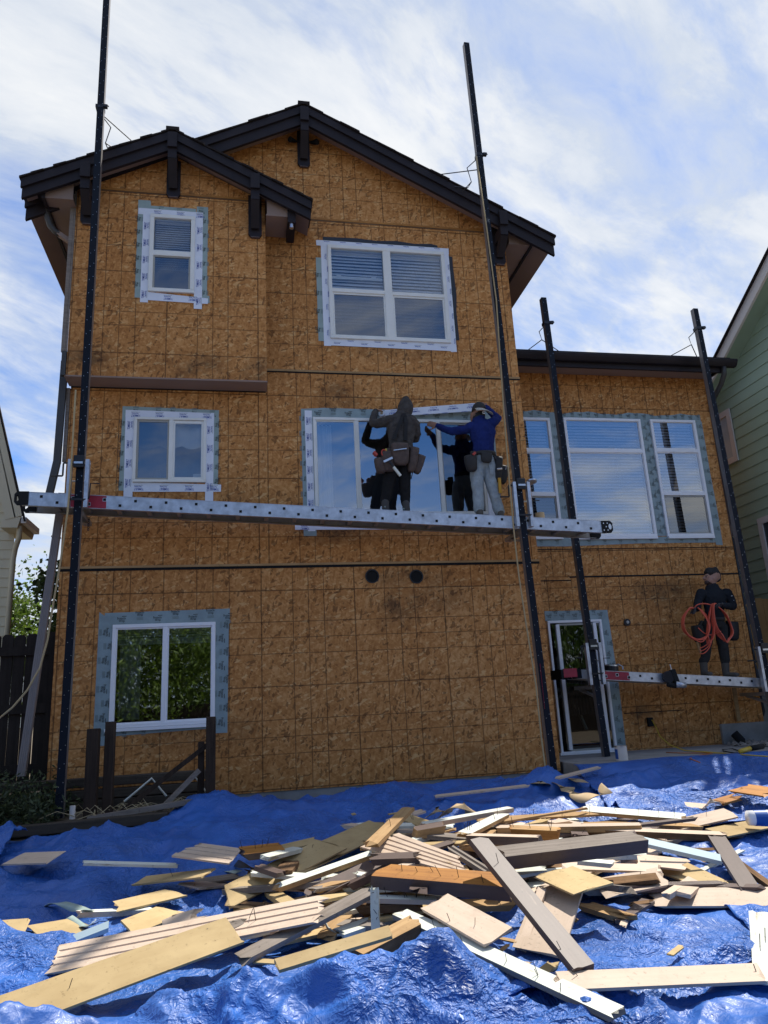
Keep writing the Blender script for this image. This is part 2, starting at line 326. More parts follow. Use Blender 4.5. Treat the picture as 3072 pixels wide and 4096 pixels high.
# ------------------------------------------------------------------ mesh helper
TXT = {}
def text_geo(s):
    if s not in TXT:
        cu = bpy.data.curves.new('t', 'FONT'); cu.body = s; cu.size = 1; cu.resolution_u = 2; cu.offset = .016
        o = bpy.data.objects.new('t', cu); COL.objects.link(o)
        dg = bpy.context.evaluated_depsgraph_get(); me = o.evaluated_get(dg).to_mesh()
        v = [tuple(x.co[:2]) for x in me.vertices]; f = [tuple(p.vertices) for p in me.polygons]
        w = max(x for x, y in v)-min(x for x, y in v)
        TXT[s] = (v, f, w); o.evaluated_get(dg).to_mesh_clear(); bpy.data.objects.remove(o); bpy.data.curves.remove(cu)
    return TXT[s]
class MB:
    def __init__(s): s.v = []; s.f = []; s.m = []
    def quad(s, a, b, c, d, mi=0):
        n = len(s.v); s.v += [tuple(a), tuple(b), tuple(c), tuple(d)]; s.f.append((n, n+1, n+2, n+3)); s.m.append(mi)
    def poly(s, pts, mi=0):
        n = len(s.v); s.v += [tuple(p) for p in pts]; s.f.append(tuple(range(n, n+len(pts)))); s.m.append(mi)
    def prism(s, pts, d, mi=0):
        """closed polygon pts swept along vector d"""
        n = len(s.v); k = len(pts); d = Vector(d)
        s.v += [tuple(p) for p in pts] + [tuple(Vector(p)+d) for p in pts]
        s.f.append(tuple(range(n, n+k))); s.m.append(mi)
        s.f.append(tuple(range(n+2*k-1, n+k-1, -1))); s.m.append(mi)
        for i in range(k):
            j = (i+1) % k; s.f.append((n+i, n+k+i, n+k+j, n+j)); s.m.append(mi)
    def box(s, x0, x1, y0, y1, z0, z1, mi=0):
        s.prism([(x0, y0, z0), (x1, y0, z0), (x1, y0, z1), (x0, y0, z1)], (0, y1-y0, 0), mi)
    def bar(s, p, q, w, h, mi=0, up=(0, 0, 1)):
        p, q = Vector(p), Vector(q); d = (q-p).normalized(); u = Vector(up)
        if abs(d.dot(u)) > .98: u = Vector((0, 1, 0))
        a = d.cross(u).normalized(); c = a.cross(d).normalized()
        s.prism([p+a*w/2*i+c*h/2*j for i, j in ((-1, -1), (1, -1), (1, 1), (-1, 1))], q-p, mi)
    def tube(s, pts, r, n=8, mi=0, cap=True, flat=None):
        pts = [Vector(p) for p in pts]; rr = r if hasattr(r, '__len__') else [r]*len(pts)
        t0 = (pts[1]-pts[0]).normalized(); u = Vector((0, 0, 1)) if abs(t0.z) < .9 else Vector((1, 0, 0))
        a = t0.cross(u).normalized(); base = len(s.v)
        for i, p in enumerate(pts):
            t = (pts[min(i+1, len(pts)-1)]-pts[max(i-1, 0)]).normalized()
            a = (a-t*a.dot(t)).normalized(); b = t.cross(a)
            for k in range(n):
                th = 2*PI*k/n
                s.v.append(tuple(p+(a*math.cos(th)+b*math.sin(th))*rr[i]))
        for i in range(len(pts)-1):
            for k in range(n):
                j = (k+1) % n; s.f.append((base+i*n+k, base+i*n+j, base+(i+1)*n+j, base+(i+1)*n+k)); s.m.append(mi)
        if cap:
            s.f.append(tuple(base+k for k in range(n-1, -1, -1))); s.m.append(mi)
            e = base+(len(pts)-1)*n; s.f.append(tuple(e+k for k in range(n))); s.m.append(mi)
    def cyl(s, c, axis, r, h, n=16, mi=0):
        c, ax = Vector(c), Vector(axis).normalized(); s.tube([c-ax*h/2, c+ax*h/2], r, n, mi)
    def disc(s, c, nrm, r, n=8, mi=0):
        q = Vector(nrm).normalized().to_track_quat('Z', 'Y'); s.poly([Vector(c)+q@Vector((math.cos(2*PI*k/n)*r, math.sin(2*PI*k/n)*r, 0)) for k in range(n)], mi)
    def text(s, t, o, ux, uy, size, mi=0, center=True):
        v, f, w = text_geo(t); o, ux, uy = Vector(o), Vector(ux), Vector(uy); n = len(s.v); dx = w/2 if center else 0
        s.v += [tuple(o+ux*((x-dx)*size)+uy*(y*size)) for x, y in v]
        for q in f: s.f.append(tuple(n+i for i in q)); s.m.append(mi)
    def build(s, name, mats, parent=None, smooth=False, origin=None):
        me = bpy.data.meshes.new(name); org = Vector(origin) if origin is not None else Vector((0, 0, 0))
        me.from_pydata([tuple(Vector(v)-org) for v in s.v], [], s.f)
        for m in (mats if isinstance(mats, (list, tuple)) else [mats]): me.materials.append(m)
        me.polygons.foreach_set('material_index', s.m)
        if smooth:
            bm = bmesh.new(); bm.from_mesh(me); bmesh.ops.remove_doubles(bm, verts=bm.verts, dist=.0004); bm.to_mesh(me); bm.free()
            me.polygons.foreach_set('use_smooth', [True]*len(me.polygons))
        o = bpy.data.objects.new(name, me); COL.objects.link(o); o.location = org
        if parent is not None: link(o, parent)
        return o
def wloc(o):
    p = Vector(o.location); q = o.parent
    while q is not None: p += q.location; q = q.parent
    return p
def link(o, parent):
    """parent o, which was built in world space, to an unrotated parent"""
    o.parent = parent; o.location = Vector(o.location)-wloc(parent)
def thing(name, label, cat, loc, group=None):
    o = bpy.data.objects.new(name, None); COL.objects.link(o); o.location = loc; o.empty_display_size = .2
    return tag(o, label, cat, group)
def tag(o, label=None, cat=None, group=None, kind=None):
    for k, v in (('label', label), ('category', cat), ('group', group), ('kind', kind)):
        if v: o[k] = v
    return o
def bevel(o, w=.004, seg=2):
    b = o.modifiers.new('bevel', 'BEVEL'); b.width = w; b.segments = seg; b.limit_method = 'ANGLE'
    return o
# ------------------------------------------------------------------ ground
def gz(x, y):
    """height of the yard: falls away from the house toward the photographer"""
    t = min(1, max(0, (y-4.6)/4.6)); t = t*t*(3-2*t)
    return .02+.36*t
def build_ground():
    xs = [-220, -90, -40, -20, -12]+list(np.linspace(-9, 14, 47))+[18, 30, 60, 120, 220]
    ys = [-220, -90, -40, -15, -6, 0]+list(np.linspace(2, 13, 34))+[18, 30, 60, 120, 260]
    v = [(x, y, gz(x, y)-.05) for y in ys for x in xs]; w = len(xs)
    f = [(j*w+i, j*w+i+1, (j+1)*w+i+1, (j+1)*w+i) for j in range(len(ys)-1) for i in range(w-1)]
    me = bpy.data.meshes.new('ground'); me.from_pydata(v, [], f); me.materials.append(DIRT)
    o = bpy.data.objects.new('ground', me); COL.objects.link(o); tag(o, kind='structure')
    m = MB(); m.box(4.12, 8.6, 8.75, 10.62, .1, .655); p = m.build('patio', CONC); tag(p, kind='structure')
    bevel(p, .012)
build_ground()

# ------------------------------------------------------------------ the house
YM, YB, YW = 9.589, 9.28, 10.60          # planes of the main wall, the bay and the wing
XL, XR, XW = -2.26, 4.07, 7.93
SLOPE = .528
PEAKX, PEAKC = .913, 10.77               # soffit of the main gable: z = PEAKC - .528|x - PEAKX| - ...
BX, BSL = -.976, .513
house = thing('house', 'tan two storey house stripped to bare sheathing, with brown gables and taped windows', 'house', (0, YM, .5))
def osb_sheet(name, Y, zones, openings=(), clip=None, stains=(), step=.24):
    """sheathing in the plane y = Y; zones: (x0,x1,z0,z1,u0,v0); clip(x) = height of the roof line"""
    V, Fc, UV, ST = [], [], [], []
    for (x0, x1, z0, z1, u0, v0) in zones:
        xs = {x0, x1}; zs = {z0, z1}
        for (a, b, c, d) in openings:
            xs |= {t for t in (a, b) if x0 < t < x1}; zs |= {t for t in (c, d) if z0 < t < z1}
        if clip: xs |= {t for t in (PEAKX, BX) if x0 < t < x1}
        def fill(S):
            S = sorted(S); o = [S[0]]
            for t in S[1:]:
                n = max(1, math.ceil((t-o[-1])/step)); a = o[-1]; o += [a+(t-a)*k/n for k in range(1, n+1)]
            return o
        xs, zs = fill(xs), fill(zs)
        for i in range(len(xs)-1):
            for k in range(len(zs)-1):
                a, b, c, d = xs[i], xs[i+1], zs[k], zs[k+1]
                mx, mz = (a+b)/2, (c+d)/2
                if any(p < mx < q and r < mz < s for p, q, r, s in openings): continue
                pts = [(a, c), (b, c), (b, d), (a, d)]
                if clip:
                    za, zb = clip(a), clip(b)
                    if c >= max(za, zb): continue
                    pts = [(a, min(c, za)), (b, min(c, zb)), (b, min(d, zb)), (a, min(d, za))]
                n = len(V); V += [(x, Y, z) for x, z in pts]; Fc.append((n, n+1, n+2, n+3)); UV += [(x-u0, z-v0) for x, z in pts]
                for x, z in pts:
                    ST.append(max([0]+[max(0, 1-math.hypot((x-sx)/rx, (z-sz)/rz)) for sx, sz, rx, rz in stains]))
    me = bpy.data.meshes.new(name); me.from_pydata(V, [], Fc); me.materials.append(OSB)
    uvl = me.uv_layers.new(name='UVMap')
    uvl.data.foreach_set('uv', [t for l in me.loops for t in UV[l.vertex_index]])
    at = me.attributes.new('stain', 'FLOAT', 'POINT'); at.data.foreach_set('value', ST)
    o = bpy.data.objects.new(name, me); COL.objects.link(o); link(o, house); return o
W1 = (-1.2765, -.6695, 7.093, 8.312); W2 = (1.237, 3.045, 6.668, 8.218); W3 = (-1.433, -.500, 4.472, 5.385)
W4 = (-1.597, -.360, 1.390, 2.625); W5 = (.947, 3.400, 4.020, 5.436)
WL, WC, WR = (4.09, 4.944, 3.915, 5.925), (5.185, 6.574, 3.905, 5.94), (6.752, 7.600, 3.905, 5.942)
DOOR = (4.525, 5.412, .665, 2.605)
def inset(r, d=.02): return (r[0]+d, r[1]-d, r[2]+d, r[3]-d)
main_clip = lambda x: PEAKC-.484-SLOPE*abs(x-PEAKX)+.0
bay_clip = lambda x: 9.315-BSL*abs(x-BX)
osb_sheet('main_wall', YM, [
    (XL, XR, .55, 3.01, .215, 3.01), (XL, XR, 3.01, 3.32, .215, 3.01),
    (XL, .30, 3.32, 5.84, -1.022, 5.759), (.30, XR, 3.32, 6.12, 1.541, 5.759),
    (.30, XR, 6.12, 8.64, 1.515, 7.37), (XL, XR, 8.64, 10.6, .902, 8.64)],
    [inset(w) for w in (W2, W3, W4, W5)], main_clip,
    [(.5, 8.1, .3, .2), (2.2, 6.45, .9, .12), (1.2, 3.83, .7, .16), (2.2, 3.15, .6, .12), (-.7, 1.28, 1.0, .14), (-.1, 1.3, .4, .16), (1.3, 5.75, .4, .3),
     (2.9, .7, .6, .1), (-.1, 4.38, .4, .14), (-1.1, 4.36, .7, .12), (2.6, 2.9, .7, .16), (.7, .65, .5, .1), (2.0, 2.75, .35, .3)])
osb_sheet('bay_wall', YB, [(XL, .31, 5.83, 8.65, -1.023, 7.39), (XL, .31, 8.65, 9.4, -1.023, 7.39)], [inset(W1)], bay_clip,
    [(-2.0, 6.05, .42, .34), (-.6, 6.1, .5, .18), (-.55, 5.9, .6, .14), (.2, 5.95, .3, .3), (-1.0, 5.95, .4, .12), (.25, 8.3, .2, .2)])
osb_sheet('wing_wall', YW, [(XR, XW, .655, 3.28, 7.034, 2.50), (XR, XW, 3.28, 6.83, 6.748, 3.69)],
    [inset(w) for w in (WL, WC, WR, DOOR)], None,
    [(6.5, 3.02, .9, .25), (7.3, 3.62, .7, .1), (5.5, 1.5, .3, .2), (6.6, 1.0, .8, .12), (5.9, 1.2, .3, .3), (4.45, 1.0, .2, .5), (7.0, 6.7, .8, .1)])
def sides():
    m = MB()
    m.quad((XL, YM, .3), (XL, 20, .3), (XL, 20, 8.3), (XL, YM, 8.3)); m.quad((XR, YM, .3), (XR, 20, .3), (XR, 20, 8.3), (XR, YM, 8.3))
    m.quad((XW, YW, .4), (XW, 20, .4), (XW, 20, 6.8), (XW, YW, 6.8)); m.quad((XL, 20, .3), (XW, 20, .3), (XW, 20, 6.8), (XL, 20, 6.8))
    m.quad((XL, 20, 6.8), (XR, 20, 6.8), (PEAKX, 20, 9.9), (PEAKX, 20, 9.9))
    m.build('side_wall', OSB, house)
    m = MB()   # cheeks of the bay
    m.quad((XL, YB, 5.83), (XL, YM, 5.83), (XL, YM, 8.65), (XL, YB, 8.65)); m.quad((.31, YB, 5.83), (.31, YM, 5.83), (.31, YM, 8.65), (.31, YB, 8.65))
    m.build('bay_cheek', OSB, house)
    m = MB(); m.box(XL-.02, .315, YB-.004, YM, 5.808, 5.83); m.build('bay_soffit', SOFFIT, house)
    m = MB(); m.box(XL+.02, XR-.01, YM+.012, YM+.2, .1, .552); m.box(XL+.02, -1.95, YM+.008, YM+.02, .5, 1.02)
    bevel(m.build('foundation', CONC, house), .008)
    m = MB(); m.box(7.15, XW+.02, YW-.05, YW-.004, .66, .95); m.build('foundation_step', CONC, house)
    # drip strips and gaps between the bands of sheathing
    for (a, b, y, z, h, mt) in ((XL, XR+.01, YM, 3.322, .034, HOLEK), (.315, XR+.01, YM, 6.118, .020, HOLEK), (.5, XR+.01, YM, 8.640, .022, ROT), (XL, .31, YB, 8.652, .022, ROT),
                                (4.98, XW, YW, 3.276, .024, HOLEK), (4.1, 5.0, YW, 3.225, .016, HOLEK), (XL, .30, YM, 5.806, .03, HOLEK), (XR, XW, YW, 3.72, .012, HOLEK), (5.6, 6.6, YW, 1.19, .012, HOLEK)):
        m = MB(); m.box(a, b, y-.006, y-.001, z-h/2, z+h/2); m.build('joint_strip', mt, house)
        if mt is ROT or z in (3.322, 6.118):
            m = MB(); m.box(a, b, y-.012, y-.001, z+h/2, z+h/2+.028); m.build('drip_batten', RAW if mt is not ROT else ORANGE, house)
    m = MB(); m.box(XL-.075, XL-.03, YB-.012, YB+.02, 6.15, 8.55); m.box(XL-.03, XL-.004, YB-.006, YB+.01, 5.83, 8.6); m.build('corner_trim', GREYWOOD, house)
    m = MB(); m.box(XL-.05, XL-.005, YM-.012, YM+.03, 4.75, 5.78); m.build('corner_trim', GREYWOOD, house)
    m = MB(); m.box(XL-.06, XL-.004, YB-.02, YB+.05, 5.82, 6.16); m.build('corner_trim', DRKP, house)
    m = MB(); m.box(XW-.004, XW+.028, YW-.01, YW+.06, 3.9, 6.75); m.build('corner_trim', BROWN, house)
    m = MB()
    z = 3.9
    while z > 1.2:
        h = .12+.5*rng.random(); m.prism([(XW+.004, YW-.012, z), (XW+.018+.02*rng.random(), YW-.02, z-.06), (XW+.03+.03*rng.random(), YW-.03, z-h*.8), (XW+.006, YW-.014, z-h)], (0, .02, 0)); z -= h*.8
    m.build('torn_house_wrap', TAPEK, house)
sides()

# ---- roofs
def gable_roof(px, sl, xl, xr, zpk, yfront, yback, drop, name_top='roof'):
    """shingled gable: top surface peak at zpk, front edge at yfront"""
    th = .16
    m = MB()
    for sx, xe in ((-1, xl), (1, xr)):
        n = 14; L = abs(xe-px)
        for k in range(n):               # courses, each lapped over the one below
            a, b = L*k/n, L*(k+1)/n+.02
            za, zb = zpk-sl*a, zpk-sl*b
            jag = .012*math.sin(k*2.4)
            e = .010
            m.prism([(px+sx*a, yfront-.02+jag, za), (px+sx*b, yfront-.02+jag, zb+e), (px+sx*b, yfront-.02+jag, zb-.02), (px+sx*a, yfront-.02+jag, za-.02)], (0, yback-yfront, 0))
    m.box(px-.09, px+.09, yfront-.025, yback, zpk-.035, zpk+.018)
    m.build(name_top, SHINGLE, house)
    m = MB()
    for sx, xe in ((-1, xl), (1, xr)):
        ze = zpk-sl*abs(xe-px)
        m.prism([(px, yfront, zpk-.03), (xe, yfront, ze-.03), (xe, yfront, ze-th), (px, yfront, zpk-th)], (0, .035, 0))
    m.build('drip_board', TRIM, house)
    m = MB()
    for sx, xe in ((-1, xl), (1, xr)):
        xe2 = xe-sx*.012; ze = zpk-sl*abs(xe2-px)
        m.prism([(px, yfront+.035, zpk-th+.03), (xe2, yfront+.035, ze-th+.03), (xe2, yfront+.035, ze-drop), (px, yfront+.035, zpk-drop)], (0, .045, 0))
    m.build('rake_fascia', TRIM, house)
    return th
gable_roof(PEAKX, SLOPE, -2.92, 4.76, 10.46, 9.26, 19.8, .335)
gable_roof(BX, BSL, -2.90, .955, 9.515, 8.97, 11.6, .310)
def soffits():
    m = MB()
    for xe, ze in ((-2.9, PEAKC-.484-SLOPE*(PEAKX+2.9)), (4.74, PEAKC-.484-SLOPE*(4.74-PEAKX))):
        m.prism([(PEAKX, 9.34, PEAKC-.484), (xe, 9.34, ze), (xe, 9.34, ze+.03), (PEAKX, 9.34, PEAKC-.454)], (0, 10.4, 0))
    m.build('rake_soffit', SOFFIT, house)
    m = MB()
    for xe in (-2.88, .94):
        ze = 9.34-BSL*abs(xe-BX)
        m.prism([(BX, 9.05, 9.34), (xe, 9.05, ze), (xe, 9.05, ze+.03), (BX, 9.05, 9.37)], (0, 1.6, 0))
    m.build('rake_soffit', SOFFIT, house)
    # boxed eaves on the two sides
    m = MB(); m.box(XR+.004, 4.42, 9.44, 19.8, 8.355, 8.38); m.prism([(XR+.01, 9.44, 8.38), (4.42, 9.44, 8.38), (4.42, 9.44, 8.41), (XR+.01, 9.44, 8.60)], (0, .03, 0)); m.build('eave_soffit', SOFFIT, house)
    m = MB(); m.box(4.42, 4.46, 9.40, 19.8, 8.33, 8.50); m.build('eave_fascia', TRIM, house)
    m = MB(); m.box(-2.62, XL-.004, 9.10, 19.8, 8.33, 8.35); m.prism([(XL-.01, 9.10, 8.35), (-2.62, 9.10, 8.35), (-2.62, 9.10, 8.42), (XL-.01, 9.10, 8.62)], (0, .03, 0)); m.build('eave_soffit', SOFFIT, house)
    m = MB(); m.box(-2.66, -2.62, 9.07, 19.8, 8.30, 8.56); m.build('eave_fascia', TRIM, house)
    m = MB(); m.box(.318, .62, 9.10, 9.585, 8.30, 8.325); m.prism([(.33, 9.10, 8.325), (.62, 9.10, 8.325), (.62, 9.10, 8.45), (.33, 9.10, 8.62)], (0, .03, 0)); m.build('eave_soffit', SOFFIT, house)
    m = MB(); m.box(.622, .735, 9.08, 9.56, 8.20, 8.44); m.build('gutter', TRIM, house)
    m = MB(); m.tube([(.675, 9.12, 8.21), (.675, 9.12, 8.13)], .03, 10); m.build('gutter_outlet', STEEL, house)
    m = MB(); m.prism([(-2.76, 9.12, 8.52), (-2.66, 9.12, 8.52), (-2.66, 9.12, 8.40), (-2.74, 9.12, 8.40)], (0, 10, 0)); m.build('gutter', TRIM, house)
    # left downspout: elbow under the eave, arm to the corner, dark length along the wall
    m = MB(); m.tube([(-2.66, 9.32, 8.42), (-2.64, 9.34, 8.2), (-2.60, 9.36, 8.08), (-2.54, 9.38, 8.01), (-2.48, 9.38, 7.97)], .042, 8); m.build('downspout_elbow', DRKP, house, True)
    m = MB(); m.bar((-2.50, 9.38, 7.98), (-2.27, 9.41, 7.83), .075, .055); m.build('downspout_arm', SOFFIT, house)
    m = MB(); m.bar((-2.35, 9.56, 6.15), (-2.365, 9.56, 4.72), .085, .06); m.bar((-2.365, 9.56, 4.74), (-2.42, 9.52, 4.3), .085, .06); m.build('downspout', DRKP, house)
soffits()
def knee_brace(x, z_plate_bot, z_top, yw, yf, block_top):
    """back plate on the wall, horizontal arm to the fascia, sloping strut, end block on the fascia"""
    b = MB(); w = .094
    pts = [(-w, 0), (-w, .05), (-w, 0)]
    zb = z_plate_bot
    b.prism([(x-w+.03, yw-.045, zb), (x+w-.03, yw-.045, zb), (x+w, yw-.045, zb+.04), (x+w, yw-.045, z_top), (x-w, yw-.045, z_top), (x-w, yw-.045, zb+.04)], (0, .041, 0))
    root = b.build('knee_brace', TRIM, house)
    m = MB(); m.box(x-.064, x+.064, yf-.035, yf-.001, block_top-.24, block_top); m.box(x-.06, x+.06, yf+.001, yw-.05, block_top-.40, block_top-.24)
    m.build('end_block', TRIM, root)
    m = MB(); m.bar((x, yf+.04, block_top-.38), (x, yw-.05, zb+.13), .118, .10, up=(0, 0, 1)); m.build('strut', TRIM, root)
    m = MB(); m.prism([(x-w+.03, yw-.046, zb-.012), (x+w-.03, yw-.046, zb-.012), (x+w-.03, yw-.046, zb-.001), (x-w+.03, yw-.046, zb-.001)], (0, .04, 0)); m.build('bottom_edge', BROWN, root)
    return root
knee_brace(.918, 9.565, 10.2, YM, 9.26, 10.37)
knee_brace(3.945, 8.06, 8.72, YM, 9.26, 8.79)
knee_brace(-2.10, 8.075, 8.8, YB, 8.97, 8.83)
knee_brace(-.975, 8.605, 9.2, YB, 8.97, 9.43)
knee_brace(.165, 8.04, 8.72, YB, 8.97, 8.86)
def flood():
    for s in (-1, 1):
        m = MB(); m.tube([(.918+s*.10, YM-.02, 10.02), (.918+s*.17, YM-.06, 10.0), (.918+s*.21, YM-.1, 9.98)], [.015, .035, .045], 8)
        m.build('flood_light', HOLEK, house)
flood()
# ---- roof of the wing with its gutter
def wing_roof():
    m = MB(); m.prism([(XR+.01, 10.12, 6.84), (XR+.01, 18, 8.1), (XR+.01, 18, 8.16), (XR+.01, 10.08, 6.89)], (4.03, 0, 0)); m.build('wing_roof', SHINGLE, house)
    m = MB(); m.box(XR+.01, 8.04, 10.18, 10.22, 6.66, 6.84); m.build('wing_fascia', TRIM, house)
    m = MB(); m.box(XR+.01, 8.04, 10.22, YW+.3, 6.735, 6.76); m.box(XW+.001, 8.02, 10.3, 18, 6.735, 6.76); m.build('wing_soffit', SOFFIT, house)
    m = MB(); prof = [(10.175, 6.855), (10.05, 6.862), (10.045, 6.84), (10.06, 6.80), (10.085, 6.765), (10.105, 6.745), (10.175, 6.745)]
    m.prism([(XR+.02, y, z) for y, z in prof], (8.20-XR, 0, 0)); m.build('wing_gutter', TRIM, house)
    m = MB(); m.tube([(8.0, 10.14, 6.75), (8.0, 10.16, 6.62), (7.99, 10.25, 6.5), (7.97, 10.42, 6.36), (7.97, 10.53, 6.28), (7.97, 10.55, 6.1)], .045, 8)
    m.build('downspout_elbow', DRKP, house, True)
    m = MB(); m.bar((7.975, 10.55, 6.1), (7.98, 10.55, 4.1), .075, .055); m.bar((7.98, 10.55, 3.95), (7.98, 10.55, 3.6), .06, .05); m.build('downspout', DRKP, house)
wing_roof()

# ---- windows
def ring(m, x0, x1, z0, z1, w, y0, y1, mi=0):
    m.box(x0, x1, y0, y1, z1-w, z1, mi); m.box(x0, x1, y0, y1, z0, z0+w, mi)
    m.box(x0, x0+w, y0, y1, z0+w, z1-w, mi); m.box(x1-w, x1, y0, y1, z0+w, z1-w, mi)
def window(rect, Y, bars, panes, fw=.042, fmat=None, label=None, sashes=(), sill=True, name='window', room=ROOM, deep=.9):
    fmat = fmat or VINYL
    x0, x1, z0, z1 = rect; m = MB()
    ring(m, x0, x1, z0, z1, fw, Y-.034, Y+.05)
    for a, b, c, d in bars: m.box(a, b, Y-.030, Y+.05, c, d)
    root = m.build(name, fmat, house); bevel(root, .005)
    if label: root['label'] = label
    for a, b, c, d, mt in panes:
        p = MB(); p.quad((a, Y-.004, c), (b, Y-.004, c), (b, Y-.004, d), (a, Y-.004, d)); p.build('pane', mt, root)
    for a, b, c, d, w, mt in sashes:
        s = MB(); ring(s, a, b, c, d, w, Y-.014, Y+.03); s.build('sash', mt, root)
    r = MB(); yb = Y+deep
    r.quad((x0, yb, z0), (x1, yb, z0), (x1, yb, z1), (x0, yb, z1)); r.quad((x0, Y+.02, z0), (x0, yb, z0), (x0, yb, z1), (x0, Y+.02, z1))
    r.quad((x1, Y+.02, z0), (x1, yb, z0), (x1, yb, z1), (x1, Y+.02, z1)); r.quad((x0, Y+.02, z1), (x1, Y+.02, z1), (x1, yb, z1), (x0, yb, z1)); r.quad((x0, Y+.02, z0), (x1, Y+.02, z0), (x1, yb, z0), (x0, yb, z0))
    r.build('room_recess', room, root)
    return root
def blinds(root, x0, x1, z0, z1, Y, pitch=.045, tilt=1.0, mt=None):
    m = MB(); z = z1-pitch/2
    while z > z0+pitch*.4:
        k = tilt+.06*rng.random(); h = pitch*.5*k; d = .018; n = 6; sg = .0025*rng.normal(); tl = .0025*rng.normal()
        xs = np.linspace(x0, x1, n)
        for a, b in zip(xs, xs[1:]):
            s1, s2 = [sg*math.sin((q-x0)/(x1-x0)*PI)+tl*(q-x0) for q in (a, b)]
            m.quad((a, Y-d, z-h+s1), (b, Y-d, z-h+s2), (b, Y+d, z+h+s2), (a, Y+d, z+h+s1))
        z -= pitch
    m.box(x0, x1, Y-.02, Y+.02, z1-.005, z1+.03); m.box(x0, x1, Y-.015, Y+.015, z0, z0+.02)
    return m.build('blind', mt or BLIND, root)
def drape(root, x0, x1, z0, z1, Y, waves=4, amp=.03, hem=0, mt=None):
    n = 40; m = MB()
    xs = np.linspace(x0, x1, n)
    for i in range(n-1):
        def p(k, top):
            x = xs[k]; w = math.sin((x-x0)/(x1-x0)*waves*2*PI)
            zb = z0-hem*abs(math.sin((x-x0)/(x1-x0)*waves*PI))
            return (x, Y+amp*w, z1 if top else zb)
        m.quad(p(i, 0), p(i+1, 0), p(i+1, 1), p(i, 1))
    return m.build('curtain', mt or CURTAIN, root, True)
UZ, DZ, RX, LX = (0, 0, 1), (0, 0, -1), (1, 0, 0), (-1, 0, 0)
def strip(m, Y, pts, mi=0, y0=.002):
    """flat strip of tape stuck to the wall: polygon in the wall plane, about 2 mm thick"""
    k = getattr(m, 'layer', 0); m.layer = k+1; y0 += k*.0003
    m.prism([(x, Y-y0-.002, z) for x, z in pts], (0, .002, 0), mi)
def rect_pts(a, b, c, d, j=.006):
    r = lambda: (rng.random()-.5)*2*j
    return [(a+r(), c+r()), (b+r(), c+r()), (b+r(), d+r()), (a+r(), d+r())]
def ttext(m, Y, t, x, z, ang, size, mi, y0=.0062, wide=None):
    c, s = math.cos(ang), math.sin(ang); k = 1 if wide is None else wide/(text_geo(t)[2]*size)
    m.text(t, (x, Y-y0, z), (c*k, 0, s*k), (-s, 0, c), size, mi)
def wrap_print(m, Y, pts, ang, sc=1.0, y0=.0064):
    """the green tape's two-line script mark with a bar above it and a block of small print"""
    for x, z in pts:
        c, s = math.cos(ang), math.sin(ang)
        def at(dx, dz): return x+c*dx-s*dz, z+s*dx+c*dz
        a = at(0, .022*sc); ttext(m, Y, 'Protecto', a[0], a[1], ang+.02, .044*sc, 1, y0, .098*sc)
        a = at(.004, -.008*sc); ttext(m, Y, 'Wrap', a[0], a[1], ang+.02, .044*sc, 1, y0, .068*sc)
        p, q = at(.005*sc, .060*sc), at(.055*sc, .064*sc)
        m.quad(*[(k[0], Y-y0, k[1]) for k in (at(.005*sc, .056*sc), at(.056*sc, .056*sc), at(.060*sc, .063*sc), at(.008*sc, .063*sc))], 1)
        for k in range(3):
            m.quad(*[(w[0], Y-y0, w[1]) for w in (at(-.035*sc, (-.026-.011*k)*sc), at(.04*sc, (-.026-.011*k)*sc), at(.04*sc, (-.032-.011*k)*sc), at(-.035*sc, (-.032-.011*k)*sc))], 2)
def tom_print(m, Y, x, z, ang, y0=.0095, big=True, sc=1.0):
    c, s = math.cos(ang), math.sin(ang)
    def at(dx, dz): return x+c*dx-s*dz, z+s*dx+c*dz
    if big: ttext(m, Y, 'TOMBUILT', x, z, ang, .044*sc, 1, y0, .118*sc)
    a = at(.01*sc, -.026*sc); ttext(m, Y, 'Butyl Flashing', a[0], a[1], ang, .024*sc, 1, y0, .085*sc)
    m.quad(*[(w[0], Y-y0, w[1]) for w in (at(-.05*sc, -.036*sc), at(.06*sc, -.036*sc), at(.06*sc, -.040*sc), at(-.05*sc, -.040*sc))], 2)
TG = [TAPEG, INKK, INKG]; TB = [TAPEG2, INKK, INKG]; TW = [TAPEW, INKB, INKG]

# W1: upper bay window
w = window(W1, YB, [(-1.2765+.042, -.6695-.042, 7.655, 7.735)], [(-1.214, -.736, 7.745, 8.27, PALE_GLASS), (-1.20, -.735, 7.12, 7.66, SCREEN_GLASS)],
    fw=.055, sashes=[(-1.226, -.720, 7.115, 7.665, .028, SASHGREY)], label='narrow white sash window in the upper bay, green and white tape round it')
blinds(w, -1.21, -.74, 7.5, 8.26, YB+.10, .035)
m = MB(); sb = lambda x, z: (x*1.0311, (z-1.5)*1.0311+1.5)
strip(m, YB, [sb(-1.405, 6.83), sb(-1.24, 6.83), sb(-1.24, 8.30), sb(-1.25, 8.325), sb(-1.405, 8.325)]); strip(m, YB, [sb(-1.24, 8.06), sb(-.64, 8.06), sb(-.64, 8.245), sb(-1.24, 8.245)])
strip(m, YB, [sb(-.64, 6.89), sb(-.482, 6.89), sb(-.478, 8.285), sb(-.63, 8.285)]); strip(m, YB, [sb(-.60, 6.80), sb(-.445, 6.80), sb(-.45, 6.91), sb(-.60, 6.91)])
wrap_print(m, YB, [sb(-1.10, 8.20), sb(-.86, 8.19), sb(-.57, 8.22)], PI, .95)
wrap_print(m, YB, [sb(-1.375, 8.02-k*.2) for k in range(6)], PI/2, .95); wrap_print(m, YB, [sb(-.515, 8.05-k*.22) for k in range(6)], PI/2, .95)
m.build('green_tape', TG, w)
m = MB()
